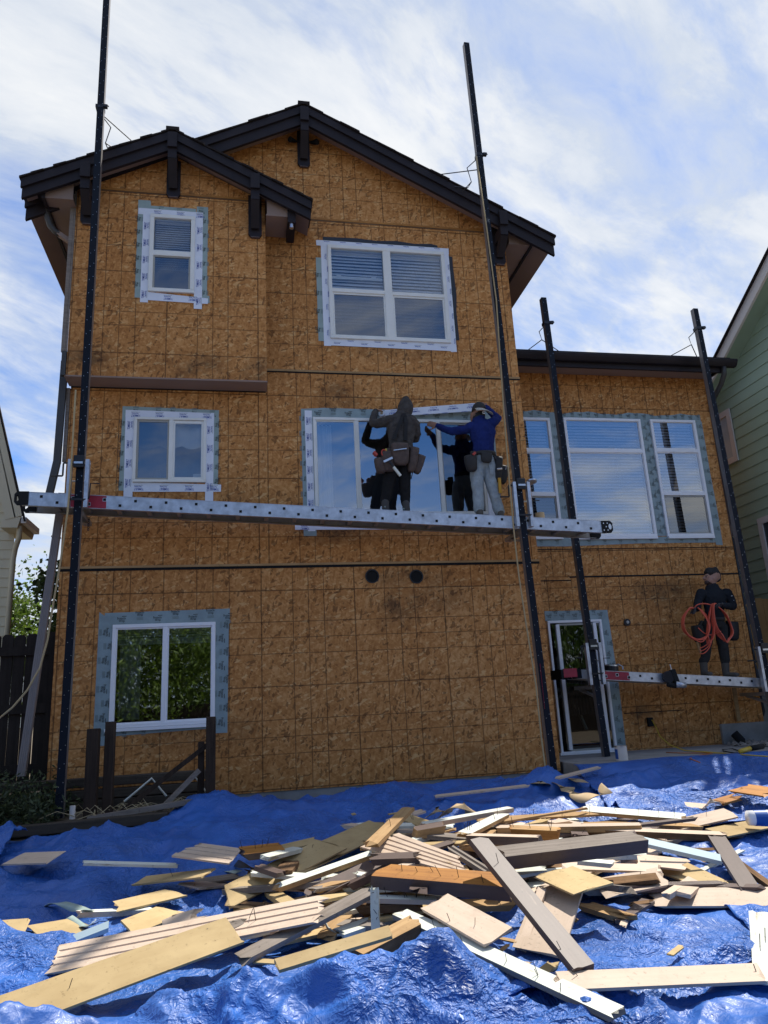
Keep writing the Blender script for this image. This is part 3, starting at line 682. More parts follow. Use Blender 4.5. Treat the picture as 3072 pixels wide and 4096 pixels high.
strip(m, YB, [sb(-1.335, 6.765), sb(-1.235, 6.765), sb(-1.235, 8.12), sb(-1.335, 8.12)], 0, .005); strip(m, YB, [sb(-1.40, 8.10), sb(-.545, 8.10), sb(-.543, 8.19), sb(-1.40, 8.197)], 0, .005)
strip(m, YB, [sb(-.65, 6.705), sb(-.544, 6.705), sb(-.545, 8.10), sb(-.65, 8.10)], 0, .005); strip(m, YB, [sb(-1.235, 6.80), sb(-.467, 6.785), sb(-.467, 6.868), sb(-1.235, 6.92)], 0, .005)
for k in range(5): tom_print(m, YB, *sb(-1.288, 7.92-k*.26), PI/2); tom_print(m, YB, *sb(-.59, 7.90-k*.27), PI/2)
for x in (-1.14, -.84, -.58): tom_print(m, YB, *sb(x, 8.135), PI)
for x in (-.98, -.66): tom_print(m, YB, *sb(x, 6.845), PI)
m.build('white_tape', TW, w)

# W2: wide upper window
w = window(W2, YM, [(2.075, 2.195, 6.72, 8.18), (1.277, 2.075, 7.425, 7.488), (2.195, 3.0, 7.42, 7.48)],
    [(1.283, 2.069, 7.488, 8.17, PALE_GLASS), (2.206, 2.995, 7.483, 8.17, PALE_GLASS), (1.29, 2.085, 6.71, 7.43, SCREEN_GLASS), (2.185, 2.99, 6.71, 7.43, SCREEN_GLASS)],
    fw=.052, sashes=[(1.283, 2.083, 6.705, 7.425, .03, VINYL), (2.19, 2.995, 6.705, 7.42, .03, VINYL)], label='wide white double sash window high under the main gable, white tape round it')
blinds(w, 1.28, 2.08, 6.965, 8.16, YM+.10, .055); blinds(w, 2.19, 3.0, 6.80, 8.16, YM+.10, .055)
m = MB(); m.box(1.60, 2.07, YM+.16, YM+.20, 6.70, 6.96); m.build('dark_object', HOLEK, w)
m = MB(); m.box(1.285, 2.07, YM+.055, YM+.075, 7.70, 7.745); m.box(1.37, 1.44, YM+.05, YM+.075, 7.745, 7.765); m.box(1.90, 1.97, YM+.05, YM+.075, 7.745, 7.765); m.build('lowered_rail', VINYL, w)
m = MB(); strip(m, YM, [(1.062, 6.625), (1.145, 6.625), (1.145, 8.0), (1.06, 8.0)]); wrap_print(m, YM, [(1.085, 6.8+k*.3) for k in range(4)], PI/2, 1.0); m.build('green_tape', TG, w)
m = MB()
strip(m, YM, [(1.175, 8.25), (2.95, 8.25), (2.96, 8.34), (2.86, 8.365), (2.6, 8.345), (2.3, 8.375), (2.0, 8.352), (1.7, 8.375), (1.175, 8.362)]); strip(m, YM, [(3.08, 6.725), (3.184, 6.73), (3.175, 7.2), (3.20, 7.5), (3.18, 8.0), (3.185, 8.16), (3.08, 8.17)]); m.build('black_tape', TAPEK, w)
m = MB()
strip(m, YM, [(1.075, 8.205), (3.06, 8.205), (3.13, 8.20), (3.133, 8.30), (1.09, 8.298), (1.07, 8.29)], 0, .005); strip(m, YM, [(1.14, 6.55), (1.245, 6.55), (1.245, 8.21), (1.14, 8.21)], 0, .005)
strip(m, YM, [(3.035, 6.53), (3.128, 6.535), (3.125, 8.21), (3.035, 8.21)], 0, .005); strip(m, YM, [(1.24, 6.56), (3.04, 6.545), (3.04, 6.68), (1.24, 6.68)], 0, .005)
for k in range(8): tom_print(m, YM, 1.24+k*.245, 8.262, PI, big=False)
for k in range(7): tom_print(m, YM, 1.18+.03*(k % 2), 6.75+k*.21, PI/2, big=False); tom_print(m, YM, 3.085-.02*(k % 2), 6.7+k*.21, PI/2, big=False)
for k in range(9): tom_print(m, YM, 1.34+k*.2, 6.575+.045*(k % 2), PI, big=False)
m.build('white_tape', TW, w)

# W3: middle left slider
w = window(W3, YM, [(-.985, -.93, 4.50, 5.35)], [(-1.395, -.985, 4.505, 5.345, SCREEN_GLASS), (-.925, -.54, 4.535, 5.315, PALE_GLASS)],
    fw=.036, sashes=[(-.945, -.525, 4.505, 5.345, .04, VINYL), (-1.397, -.98, 4.508, 5.345, .026, SASHGREY)], label='white sliding window left of the scaffold pole, half of it dark screen', room=mat('pale_room', (.40, .42, .45), .9, var=.2, vscale=1.5), deep=.45)
drape(w, -1.40, -.53, 5.02, 5.33, YM+.10, 3, .02, .04)
m = MB(); m.tube([(-1.15, YM+.25, 4.52), (-1.15, YM+.25, 4.72)], [.07, .03], 10); m.build('vase', VINYL, w)
m = MB(); m.box(-.68, -.56, YM+.2, YM+.3, 4.52, 4.66); m.build('bottle', VINYL, w)
m = MB()
strip(m, YM, [(-1.60, 4.36), (-1.40, 4.36), (-1.40, 5.54), (-1.594, 5.54)]); strip(m, YM, [(-1.594, 5.40), (-.34, 5.38), (-.333, 5.514), (-1.594, 5.541)]); strip(m, YM, [(-.50, 4.40), (-.342, 4.44), (-.333, 5.40), (-.50, 5.40)])
wrap_print(m, YM, [(-1.42, 5.49), (-1.13, 5.49), (-.94, 5.49), (-.66, 5.48), (-.42, 5.46)], PI, .95)
wrap_print(m, YM, [(-1.57, 4.45+k*.21) for k in range(5)], PI/2, .95); wrap_print(m, YM, [(-.372, 4.50+k*.2) for k in range(5)], -PI/2, .95); m.build('green_tape', TG, w)
m = MB()
strip(m, YM, [(-1.535, 4.19), (-1.425, 4.19), (-1.43, 5.485), (-1.553, 5.485)], 0, .005); strip(m, YM, [(-1.553, 5.385), (-.398, 5.375), (-.398, 5.468), (-1.553, 5.488)], 0, .005)
strip(m, YM, [(-.507, 4.217), (-.402, 4.217), (-.40, 5.40), (-.505, 5.40)], 0, .005); strip(m, YM, [(-1.53, 4.345), (-.302, 4.348), (-.300, 4.447), (-1.53, 4.478)], 0, .005)
for k in range(4): tom_print(m, YM, -1.42+k*.31, 5.42, PI); tom_print(m, YM, -1.35+k*.32, 4.395, PI)
for k in range(5): tom_print(m, YM, -1.49, 5.27-k*.27, PI/2); tom_print(m, YM, -.455, 5.22-k*.27, PI/2)
m.build('white_tape', TW, w)

# W4: lower left slider with trees mirrored in it
w = window(W4, YM, [(-.998, -.943, 1.43, 2.59)], [(-1.545, -.998, 1.46, 2.57, LEAFY_GLASS), (-.94, -.40, 1.46, 2.575, LEAFY_GLASS)],
    fw=.045, fmat=VINYL2, sashes=[(-.955, -.385, 1.425, 2.59, .03, VINYL2), (-1.56, -.98, 1.43, 2.585, .022, VINYL2)], room=ROOMD, deep=1.6, label='bright white sliding window at ground level, trees mirrored in its panes')
m = MB(); m.box(-1.64, -.35, YM-.045, YM-.001, 1.352, 1.388); m.build('sill', VINYL2, w)
drape(w, -1.53, -1.27, 1.48, 2.4, YM+.16, 4, .02); blinds(w, -1.54, -.41, 2.38, 2.56, YM+.1, .03)
m = MB()
strip(m, YM, [(-1.77, 1.20), (-1.597, 1.20), (-1.597, 2.66), (-1.766, 2.79)]); strip(m, YM, [(-1.70, 2.625), (-.185, 2.60), (-.182, 2.79), (-1.70, 2.775)], 0, .004); strip(m, YM, [(-.36, 1.27), (-.209, 1.267), (-.195, 2.62), (-.36, 2.62)]); strip(m, YM, [(-1.60, 1.30), (-.36, 1.33), (-.36, 1.42), (-1.60, 1.42)])
wrap_print(m, YM, [(-1.50+k*.215, 2.70+.035*(1 if k % 2 else -1)) for k in range(7)], .03, 1.05, .0075)
wrap_print(m, YM, [(-1.64-.06*(k % 2), 1.35+k*.17) for k in range(8)], -PI/2, 1.05); wrap_print(m, YM, [(-.31+.06*(k % 2), 1.4+k*.17) for k in range(8)], -PI/2, 1.05)
wrap_print(m, YM, [(-1.42, 1.325), (-1.2, 1.33)], .03, .7)
m.build('green_tape', TB, w)

# W5: window being taped
w = window(W5, YM, [(1.530, 1.590, 4.05, 5.40), (2.715, 2.772, 4.05, 5.40)],
    [(.985, 1.532, 4.06, 5.395, GLASS), (1.588, 2.716, 4.06, 5.395, GLASS), (2.77, 3.36, 4.06, 5.39, SCREEN_GLASS)], fw=.042,
    sashes=[(.975, 1.545, 4.05, 5.40, .024, VINYL), (2.765, 3.37, 4.05, 5.39, .022, SASHGREY)], label='long white three part window behind the two men on the scaffold')
drape(w, .99, 1.22, 4.08, 5.38, YM+.15, 4, .02); drape(w, 3.0, 3.36, 4.08, 5.38, YM+.4, 3, .03, mt=ROOM)
m = MB(); m.box(3.10, 3.36, YM+.15, YM+.5, 4.06, 5.0); m.build('dark_object', ROOMD, w)
m = MB()
strip(m, YM, [(.782, 3.735), (.955, 3.735), (.95, 5.56), (.785, 5.565)]); strip(m, YM, [(.785, 5.425), (3.45, 5.43), (3.60, 5.44), (3.60, 5.60), (2.0, 5.58), (1.1, 5.585), (.785, 5.562)]); strip(m, YM, [(3.39, 3.86), (3.585, 3.85), (3.60, 5.45), (3.39, 5.44)]); strip(m, YM, [(.95, 3.86), (3.4, 3.86), (3.4, 4.03), (.95, 4.03)])
wrap_print(m, YM, [(1.02+k*.215, 5.51+.03*(1 if k % 2 else -1)) for k in range(12)], .0, 1.0); wrap_print(m, YM, [(.812, 4.1+k*.22) for k in range(7)], -PI/2, 1.0); wrap_print(m, YM, [(3.5, 4.0+k*.2) for k in range(7)], -PI/2, 1.0)
m.build('green_tape', TB, w)
m = MB()
strip(m, YM, [(.84, 3.80), (.94, 3.80), (.935, 5.54), (.835, 5.54)], 0, .005); strip(m, YM, [(.668, 3.82), (2.05, 3.815), (2.02, 3.885), (.668, 3.895)], 0, .005)
for k in range(7): tom_print(m, YM, .885, 5.38-k*.24, PI/2)
for k in range(5): tom_print(m, YM, .80+k*.27, 3.85, PI, big=(k == 0))
m.build('white_tape', TW, w)
m = MB()    # strip still hanging loose at the right end
strip(m, YM-.03, [(3.385, 3.98), (3.475, 3.97), (3.45, 4.6), (3.43, 4.98), (3.40, 4.98)], 0, .01); m.build('white_tape', TW, w)

# W6: three windows of the wing
def wing_window(rect, tz, sz, label):
    x0, x1, z0, z1 = rect; bars = [(x0+.04, x1-.04, tz-.028, tz+.028)]; panes = [(x0+.045, x1-.045, tz+.03, z1-.045, GLASS)]
    sash = [(x0+.03, x1-.03, tz+.03, z1-.03, .02, VINYL2)]
    if sz:
        bars.append((x0+.04, x1-.04, sz-.03, sz+.03)); panes += [(x0+.045, x1-.045, sz+.03, tz-.03, GLASS), (x0+.05, x1-.05, z0+.05, sz-.03, SCREEN_GLASS)]
        sash += [(x0+.04, x1-.04, z0+.04, sz-.03, .026, SASHGREY), (x0+.03, x1-.03, sz+.02, tz-.02, .025, VINYL2)]
    else:
        panes.append((x0+.045, x1-.045, z0+.05, tz-.03, GLASS)); sash.append((x0+.03, x1-.03, z0+.03, tz-.02, .022, VINYL2))
    w = window(rect, YW, bars, panes, fw=.045, fmat=VINYL2, sashes=sash, label=label)
    blinds(w, x0+.05, x1-.05, z0+.06, z1-.06, YW+.085, .052, .80)
    m = MB(); m.box(x0+.01, x1-.01, YW-.05, YW-.001, z0-.036, z0-.003); m.build('sill', VINYL2, w)
    return w
wl = wing_window(WL, 5.352, 4.615, 'left window of the wing, partly behind the main wall and scaffold')
wc = wing_window(WC, 5.362, 0, 'large central window of the wing with white blinds')
wr = wing_window(WR, 5.385, 4.632, 'right window of the wing with sunlit flecks on its blinds')
m = MB(); edge = [(7.725, 6.05)]+[(x, 6.04+.02*math.sin(x*7)+.01*math.sin(x*19)) for x in np.linspace(7.6, 4.09, 30)]
strip(m, YW, [(4.09, 5.92), (7.6, 5.935)]+[(7.725, 5.93)]+edge); strip(m, YW, [(4.947, 3.92), (5.182, 3.92), (5.182, 5.925), (4.947, 5.925)]); strip(m, YW, [(6.577, 3.92), (6.749, 3.92), (6.749, 5.935), (6.577, 5.935)])
strip(m, YW, [(7.603, 3.86), (7.62, 3.76), (7.74, 3.755), (7.75, 4.3), (7.735, 5.0), (7.74, 5.93), (7.603, 5.93)]); strip(m, YW, [(4.09, 3.775), (5.0, 3.765), (6.3, 3.80), (7.602, 3.80), (7.602, 3.905), (4.09, 3.91)])
k = 0
for x in np.arange(4.2, 7.7, .145): k += 1; wrap_print(m, YW, [(x, 5.985+.022*(k % 2))], .05, .8)
for x in np.arange(4.3, 7.6, .27): wrap_print(m, YW, [(x, 3.835)], 0, .7)
for z in np.arange(4.0, 5.9, .2): wrap_print(m, YW, [(5.03, z), (5.12, z+.08), (6.63, z), (6.70, z+.07), (7.68, z+.04)], -PI/2, .8)
m.build('green_tape', TB, wc)

# sliding door
DOOR_GLASS = mat('door_glass', fn=glass_fn(.09, (.42, .47, .45), .5))
w = window(DOOR, YW, [(5.262, 5.318, .70, 2.56), (4.655, 4.71, .72, 2.545)], [(4.56, 4.66, .71, 2.55, DOOR_GLASS), (4.705, 5.265, .71, 2.55, DOOR_GLASS), (5.315, 5.375, .71, 2.55, DOOR_GLASS)],
    fw=.036, fmat=VINYL2, sashes=[(4.69, 5.30, .70, 2.56, .03, SASHGREY), (5.31, 5.385, .70, 2.565, .014, VINYL2)], name='sliding_door', room=ROOMD, deep=1.5, label='white framed sliding glass door onto the patio')
blinds_v = MB()
for k in range(9): blinds_v.box(4.74+k*.057, 4.785+k*.057, YW+.16, YW+.165, 1.2, 2.5)
blinds_v.build('vertical_blind', ROOMD, w)
m = MB(); m.box(4.50, 5.43, YW-.06, YW-.001, .657, .69); m.build('threshold', VINYL2, w)
m = MB(); m.bar((4.98, YW+.3, 1.35), (5.12, YW+.32, .98), .05, .03); m.build('broom_handle', WHITEB, w)
m = MB(); strip(m, YW, [(4.505, 2.607), (5.545, 2.598), (5.545, 2.748), (4.505, 2.758)], 0, .004); strip(m, YW, [(5.414, .69), (5.564, .68), (5.575, 1.6), (5.55, 2.60), (5.414, 2.60)])
for k, x in enumerate(np.arange(4.57, 5.5, .105)): wrap_print(m, YW, [(x, 2.69+.03*(1 if k % 2 else -1))], 0, .85, .0075)
for k, z in enumerate(np.arange(.8, 2.5, .16)): wrap_print(m, YW, [(5.485+.03*(1 if k % 2 else -1), z)], -PI/2, .85)
m.build('green_tape', TB, w)

# holes, junction box, outlet
def vents():
    for x, z in ((1.683, 3.172), (2.290, 3.155)):
        m = MB(); n = 20
        m.disc((x, YM-.004, z), (0, -1, 0), .085, n, 0)
        pts = [(x+.095*math.cos(2*PI*k/n), z+.095*math.sin(2*PI*k/n)) for k in range(n)]; pin = [(x+.080*math.cos(2*PI*k/n), z+.080*math.sin(2*PI*k/n)) for k in range(n)]
        for k in range(n):
            j = (k+1) % n; m.prism([(pts[k][0], YM-.022, pts[k][1]), (pts[j][0], YM-.022, pts[j][1]), (pin[j][0], YM-.022, pin[j][1]), (pin[k][0], YM-.022, pin[k][1])], (0, .020, 0), 1)
        m.build('vent_hole', [HOLEK, STEELK], house)
    m = MB(); m.cyl((5.846, YW-.012, 2.547), (0, 1, 0), .055, .02, 16, 0); m.cyl((5.846, YW-.026, 2.547), (0, 1, 0), .025, .012, 10, 1); m.build('junction_box', [STEELK, ALUD], house)
    m = MB(); m.box(5.955, 6.035, YW-.05, YW-.002, .98, 1.11, 0); m.build('outlet', HOLEK, house)
vents()
# ------------------------------------------------------------------ scaffold poles
def pole(base, top, label, clamp_z, ties, red=None, back=None):
    base, top = Vector(base), Vector(top); h = .043
    t = thing('scaffold_pole', label, 'scaffold pole', base, 'black pump jack poles in front of the house')
    m = MB(); c = [(-h, -h), (h, -h), (h, h), (-h, h)]
    n = 10
    for i in range(n):
        bow = lambda f: Vector((.014*math.sin(f*PI)*(1 if base.x < 3 else -1), .01*math.sin(f*2*PI), 0))
        p, q = base.lerp(top, i/n)+bow(i/n), base.lerp(top, (i+1)/n)+bow((i+1)/n)
        for k in range(4):
            j = (k+1) % 4
            m.quad((p.x+c[k][0], p.y+c[k][1], p.z), (p.x+c[j][0], p.y+c[j][1], p.z), (q.x+c[j][0], q.y+c[j][1], q.z), (q.x+c[k][0], q.y+c[k][1], q.z), 0 if k == 0 else 1)
    m.poly([(top.x+a, top.y+b, top.z) for a, b in c], 1)
    L = (top-base).length; k = 0
    for s in np.arange(.12, L-.05, .19):
        p = base+(top-base)*(s/L); f = s/L; p = p+Vector((.014*math.sin(f*PI)*(1 if base.x < 3 else -1), .01*math.sin(f*2*PI)-.002, 0))
        for dx, dz in ((.026, .045), (-.018, 0)):
            m.disc((p.x+dx, p.y-h-.0015, p.z+dz), (0, -1, 0), .0042, 6, 2)
    s = m.build('shaft', [POLEK, POLEA, STEEL], t)
    if red:
        m = MB(); m.box(base.x-h-.003, base.x-h-.0005, base.y-h, base.y+h*.8, red[0], red[1]); m.build('red_mark', REDP, t)
    p = base+(top-base)*((clamp_z-base.z)/(top.z-base.z))
    m = MB(); ring_pts = .055
    m.box(p.x-ring_pts, p.x+ring_pts, p.y-.055, p.y-.044, p.z-.025, p.z+.025); m.box(p.x-ring_pts, p.x+ring_pts, p.y+.044, p.y+.055, p.z-.025, p.z+.025)
    for s in (-1, 1): m.box(p.x+s*.0495-.0055, p.x+s*.0495+.0055, p.y-.044, p.y+.044, p.z-.025, p.z+.025)
    m.box(p.x+.045, p.x+.10, p.y-.07, p.y-.02, p.z-.02, p.z+.02); m.tube([(p.x+.09, p.y-.05, p.z+.03), (p.x+.115, p.y-.05, p.z+.0)], .008, 6)
    m.build('top_clamp', STEELK, t)
    if ties:
        m = MB()
        for pts in ties: m.tube(pts, .008, 5)
        m.build('tie_rod', CABLE, t)
    return t
P1B, P1T = (-1.925, 8.8, .52), (-1.915, 8.8, 12.6)
P2B, P2T = (3.68, 8.9, .36), (3.478, 8.9, 11.56)
P3B, P3T = (4.885, 9.9, .66), (4.752, 9.9, 7.71)
P4B, P4T = (7.60, 9.9, .66), (7.452, 9.9, 7.66)
pole(P1B, P1T, 'black scaffold pole at the left, running out of the top of the picture', 9.58,
     [[(-1.90, 8.84, 9.5), (-1.80, 8.95, 9.42), (-1.87, 9.0, 9.2), (-1.75, 9.3, 8.98)], [(-1.87, 9.0, 9.2), (-1.3, 9.8, 9.37)], [(-1.9, 8.84, 9.52), (-.9, 10.3, 9.58)]])
pole(P2B, P2T, 'tall black scaffold pole in front of the right corner of the main wall', 9.46,
     [[(3.47, 8.94, 9.42), (3.36, 9.05, 9.36), (3.42, 9.08, 9.14), (3.25, 9.4, 9.06)], [(3.42, 9.08, 9.14), (3.38, 9.14, 9.08), (2.2, 10.0, 9.80)], [(3.49, 8.94, 9.25), (1.9, 10.4, 10.0)]], red=(1.35, 1.9))
pole(P3B, P3T, 'shorter black scaffold pole in front of the sliding door', 7.26,
     [[(4.74, 9.94, 7.24), (4.66, 9.98, 7.16), (4.70, 10.0, 7.03), (4.45, 10.3, 6.9)], [(4.70, 10.0, 7.03), (5.55, 10.6, 6.96)]])
pole(P4B, P4T, 'shorter black scaffold pole at the far right, before the green neighbouring house', 7.30,
     [[(7.43, 9.94, 7.28), (7.32, 9.98, 7.18), (7.36, 10.0, 7.06), (6.95, 10.35, 6.9)], [(7.36, 10.0, 7.06), (7.75, 10.4, 6.95)]])

def pump_jack(x, y, zt, zb, zarm, label, lean=0, handle=-1, wheel=False):
    t = thing('pump_jack', label, 'pump jack', (x, y, zb), 'pump jack brackets clamped on the poles')
    for s in (-1, 1):
        m = MB(); cx = x+s*.098
        m.prism([(cx-.022, y-.085, zb), (cx+.022, y-.085, zb), (cx+.022, y-.085, zt), (cx-.022, y-.085, zt)], (0, .07, 0))
        bevel(m.build('side_rail', ALU, t), .003)
    m = MB(); m.box(x-.060, x+.060, y-.085, y-.046, zt-.10, zt+.05); bevel(m.build('front_yoke', STEELK, t), .006)
    m = MB(); m.box(x-.055, x+.055, y+.046, y+.075, zt-.10, zt+.03); bevel(m.build('rear_yoke', STEELK, t), .006)
    m = MB(); m.box(x-.05, x+.05, y-.10, y-.0865, zt-.06, zt-.035); m.build('worn_edge', STEEL, t)
    m = MB(); m.tube([(x-.125, y-.03, zt-.045), (x+.125, y-.03, zt-.045)], .016, 8); m.tube([(x-.10, y+.0, zt-.25), (x+.10, y+.0, zt-.25)], .010, 6); m.build('roller', STEEL, t, True)
    m = MB(); hx = x+handle*.10
    m.tube([(hx, y-.05, zt-.04), (hx+handle*.07, y-.05, zt-.04), (hx+handle*.075, y-.05, zt-.05), (hx+handle*.075, y-.05, zt-.19), (hx+handle*.08, y-.05, zt-.2), (hx+handle*.20, y-.05, zt-.2)], .011, 6); m.build('crank_handle', STEELK, t, True)
    m = MB(); m.box(x-.075, x+.075, y-.105, y-.086, zarm-.0, zarm+.022); m.build('foot_bar', STEELK, t)
    m = MB(); m.tube([(x+.075, y-.095, zarm+.01), (x+.13, y-.06, zarm+.03), (x+.14, y-.05, zarm+.22), (x+.24, y-.05, zarm+.22)], .008, 6); m.build('foot_lever', STEELK, t)
    m = MB(); m.bar((x-.0, y+.05, zb-.03), (x-.0, y+.62, zb-.03), .09, .05); m.build('bracket_arm', ALUD, t)
    m = MB(); m.bar((x, y+.05, zb-.16), (x, y+.5, zb-.055), .05, .03); m.build('bracket_brace', ALUD, t)
    m = MB()
    for k in range(6):
        z = zb-.06-k*.028; m.tube([(x+.09+.008*math.cos(a), y+.2+(.0 if k % 2 else .008*math.cos(a)), z+.016*math.sin(a)) for a in np.linspace(0, 2*PI, 9)], .004, 5)
    m.build('chain', STEELK, t)
    if wheel:
        m = MB(); m.cyl((x+.17, y-.03, zt+.02), (0, .2, 1), .07, .02, 14); m.build('winch_plate', STEEL, t)
    return t
pump_jack(-1.918, 8.8, 4.49, 3.90, 3.98, 'pump jack bracket on the leftmost pole, holding the end of the upper plank')
pump_jack(3.617, 8.9, 4.27, 3.66, 3.80, 'pump jack bracket on the tall right pole beside the man in jeans', wheel=True)
pump_jack(4.858, 9.9, 2.20, 1.62, 1.76, 'pump jack bracket in front of the sliding door, holding the lower plank')
pump_jack(7.575, 9.9, 2.05, 1.40, 1.56, 'pump jack bracket on the far right pole at the end of the lower plank', handle=-1)

def plank(x0, x1, z0, z1, y, h, reds, label, cap_l=True, cap_r=True, phase=0):
    t = thing('scaffold_plank', label, 'scaffold plank', ((x0+x1)/2, y+.18, (z0+z1)/2))
    Z = lambda x: z0+(z1-z0)*(x-x0)/(x1-x0)
    D = .36
    def seg(m, a, b, ya, yb, top, bot, mi=0):
        m.prism([(a, ya, Z(a)-bot), (b, ya, Z(b)-bot), (b, ya, Z(b)-top), (a, ya, Z(a)-top)], (0, yb-ya, 0), mi)
    m = MB(); cuts = sorted({x0, x1} | {v for r in reds for v in r})
    for a, b in zip(cuts, cuts[1:]):
        red = any(r[0] <= a and b <= r[1] for r in reds)
        seg(m, a, b, y, y+.006, 0, h, 1 if red else 0); seg(m, a, b, y-.004, y+.03, -.006, 0, 0); seg(m, a, b, y-.004, y+.045, h, h+.006, 0)
    fr = m
    m = MB(); seg(m, x0, x1, y+D-.006, y+D, 0, h); seg(m, x0, x1, y+D-.04, y+D+.004, h, h+.006); m.build('back_rail', ALUD, t)
    m = MB(); seg(m, x0+.01, x1-.01, y+.03, y+D, -.005, .014)
    for k, yy in enumerate(np.linspace(y+.08, y+D-.06, 5)): seg(m, x0+.02, x1-.02, yy, yy+.012, .014, .03)
    m.build('deck', ALUD, t)
    for xx in np.arange(x0+.35, x1-.2, .355):
        m = MB(); m.bar((xx, y+.02, Z(xx)-h+.03), (xx, y+D-.02, Z(xx)-h+.03), .05, .03); m.build('rung', ALUD, t)
    m = fr; k = 0
    for xx in np.arange(x0+.26+phase, x1-.12, .1775):
        zz = Z(xx)-(.045 if k % 2 == 0 else h-.045); k += 1
        r = .022; m.box(xx-r, xx+r, y-.0015, y-.0003, zz-r, zz+r, 0); m.box(xx-r*.74, xx+r*.74, y-.0035, y-.0016, zz-r*.74, zz+r*.74, 2)
    m.build('front_rail', [ALU, REDP, HOLEK], t)
    for side, on, (ya, yb) in [(s_, o_, q_) for s_, o_ in ((-1, cap_l), (1, cap_r)) for q_ in ((y-.012, y+.02), (y+D-.02, y+D+.012))]:
        if not on: continue
        xe = x0 if side < 0 else x1; m = MB()
        if True:
            o = [(xe-side*.07, Z(xe)-h-.005), (xe+side*.055, Z(xe)-h-.005), (xe+side*.085, Z(xe)-h+.03), (xe+side*.085, Z(xe)-.03), (xe+side*.055, Z(xe)+.005), (xe-side*.07, Z(xe)+.005)]
            hx, hz = xe+side*.045, Z(xe)-h/2; ip = [(hx+.022*math.cos(a), hz+.04*math.sin(a)) for a in np.linspace(0, 2*PI, 12, endpoint=False)]
            if side > 0:
                m.prism([(p, ya, q) for p, q in o], (0, yb-ya, 0))
            else:
                for (p, q), (r2, s2) in zip(o, o[1:]+o[:1]):
                    def near(p, q):
                        a = math.atan2((q-hz)/.04, (p-hx)/.022); return (hx+.022*math.cos(a), hz+.04*math.sin(a))
                    n1, n2 = near(p, q), near(r2, s2)
                    m.prism([(p, ya, q), (r2, ya, s2), (n2[0], ya, n2[1]), (n1[0], ya, n1[1])], (0, yb-ya, 0))
        if side > 0 and ya < y: m.prism([(p, y-.0135, q) for p, q in ip], (0, .001, 0), 1)
        for px, pz in () if ya > y else ((-.045, .03), (-.045, h-.03), (-.01, h/2), (.01, .03), (.01, h-.03)):
            m.disc((xe+side*px if side > 0 else xe+.14+px, y-.0135 if side > 0 else y-.0012, Z(xe)-pz), (0, -1, 0), .009, 8, 2)
        m.build('end_cap', [HOLEK, STEEL, STEEL], t)
    return t
plank(-2.56, 4.80, 4.137, 3.742, 8.90, .155, [(-2.08, -1.62)], 'long aluminium scaffold plank at the upper level, under two standing men', phase=-.05)
plank(4.62, 8.6, 1.842, 1.497, 9.96, .118, [(5.02, 5.42)], 'lower aluminium scaffold plank in front of the wing, under one standing man', True, False)
ZP1 = lambda x: 4.137+(3.742-4.137)*(x+2.56)/7.36+.006
ZP2 = lambda x: 1.842+(1.497-1.842)*(x-4.62)/3.98+.006
m = MB(); m.box(4.40, 4.60, 9.90, 9.93, 1.74, 1.86, 0); m.box(4.36, 4.40, 9.90, 10.32, 1.72, 1.85, 1); m.box(4.30, 4.3605, 10.28, 10.32, 1.70, 1.84, 1)
tag(m.build('plank_end_bracket', [REDP, HOLEK]), 'black and red bracket at the left end of the lower plank', 'bracket')
def props_on_planks():
    m = MB(); x = 3.93; z = ZP1(x); n = 20
    for r0, r1, mi in ((.062, .045, 0),):
        for k in range(n):
            a, b = 2*PI*k/n, 2*PI*(k+1)/n
            P = lambda r, t, h: (x+r*math.cos(t), 9.05+r*math.sin(t), z+h)
            m.quad(P(r0, a, 0), P(r0, b, 0), P(r0, b, .105), P(r0, a, .105)); m.quad(P(r0, a, .105), P(r0, b, .105), P(r1, b, .105), P(r1, a, .105)); m.quad(P(r1, b, 0), P(r1, a, 0), P(r1, a, .105), P(r1, b, .105))
    tag(m.build('tape_roll', KRAFT), 'beige roll of tape standing on the upper plank by the tall right pole', 'tape roll')
    x = 5.22; z = ZP2(x); m = MB(); m.cyl((x+.02, 10.12, z+.055), (0, 0, 1), .10, .10, 18, 0); m.cyl((x+.02, 10.12, z+.085), (.1, 0, 1), .108, .02, 18, 1); m.tube([(x+.1, 10.05, z+.1), (x+.14, 10.0, z+.06), (x+.13, 9.99, z+.02)], .01, 6, 1)
    tag(m.build('coil_nailer_box', [STEELK, STEEL]), 'dark round tool lying on the lower plank near the pole', 'tool')
    # pneumatic nailer hanging on the plank's front rail
    x = 6.02; z = ZP2(x); t = thing('nail_gun', 'dark nail gun hooked on the front of the lower plank', 'nail gun', (x, 9.9, z))
    m = MB(); m.cyl((x-.03, 9.90, z-.05), (.3, 1, .1), .085, .07, 18); bevel(m.build('magazine', STEELK, t), .008)
    m = MB(); m.bar((x+.03, 9.88, z+.05), (x+.08, 9.88, z-.16), .075, .08); m.tube([(x-.07, 9.88, z-.15), (x+.06, 9.88, z-.18)], .04, 8); bevel(m.build('body', HOLEK, t), .01)
    m = MB(); m.tube([(x+.05, 9.87, z-.155), (x+.20, 9.87, z-.175)], [.05, .042], 10); m.build('cap', ALU, t, True)
    m = MB(); m.tube([(x+.05, 9.92, z+.04), (x+.045, 9.93, z+.13)], .006, 5); m.build('hook', STEEL, t)
props_on_planks()
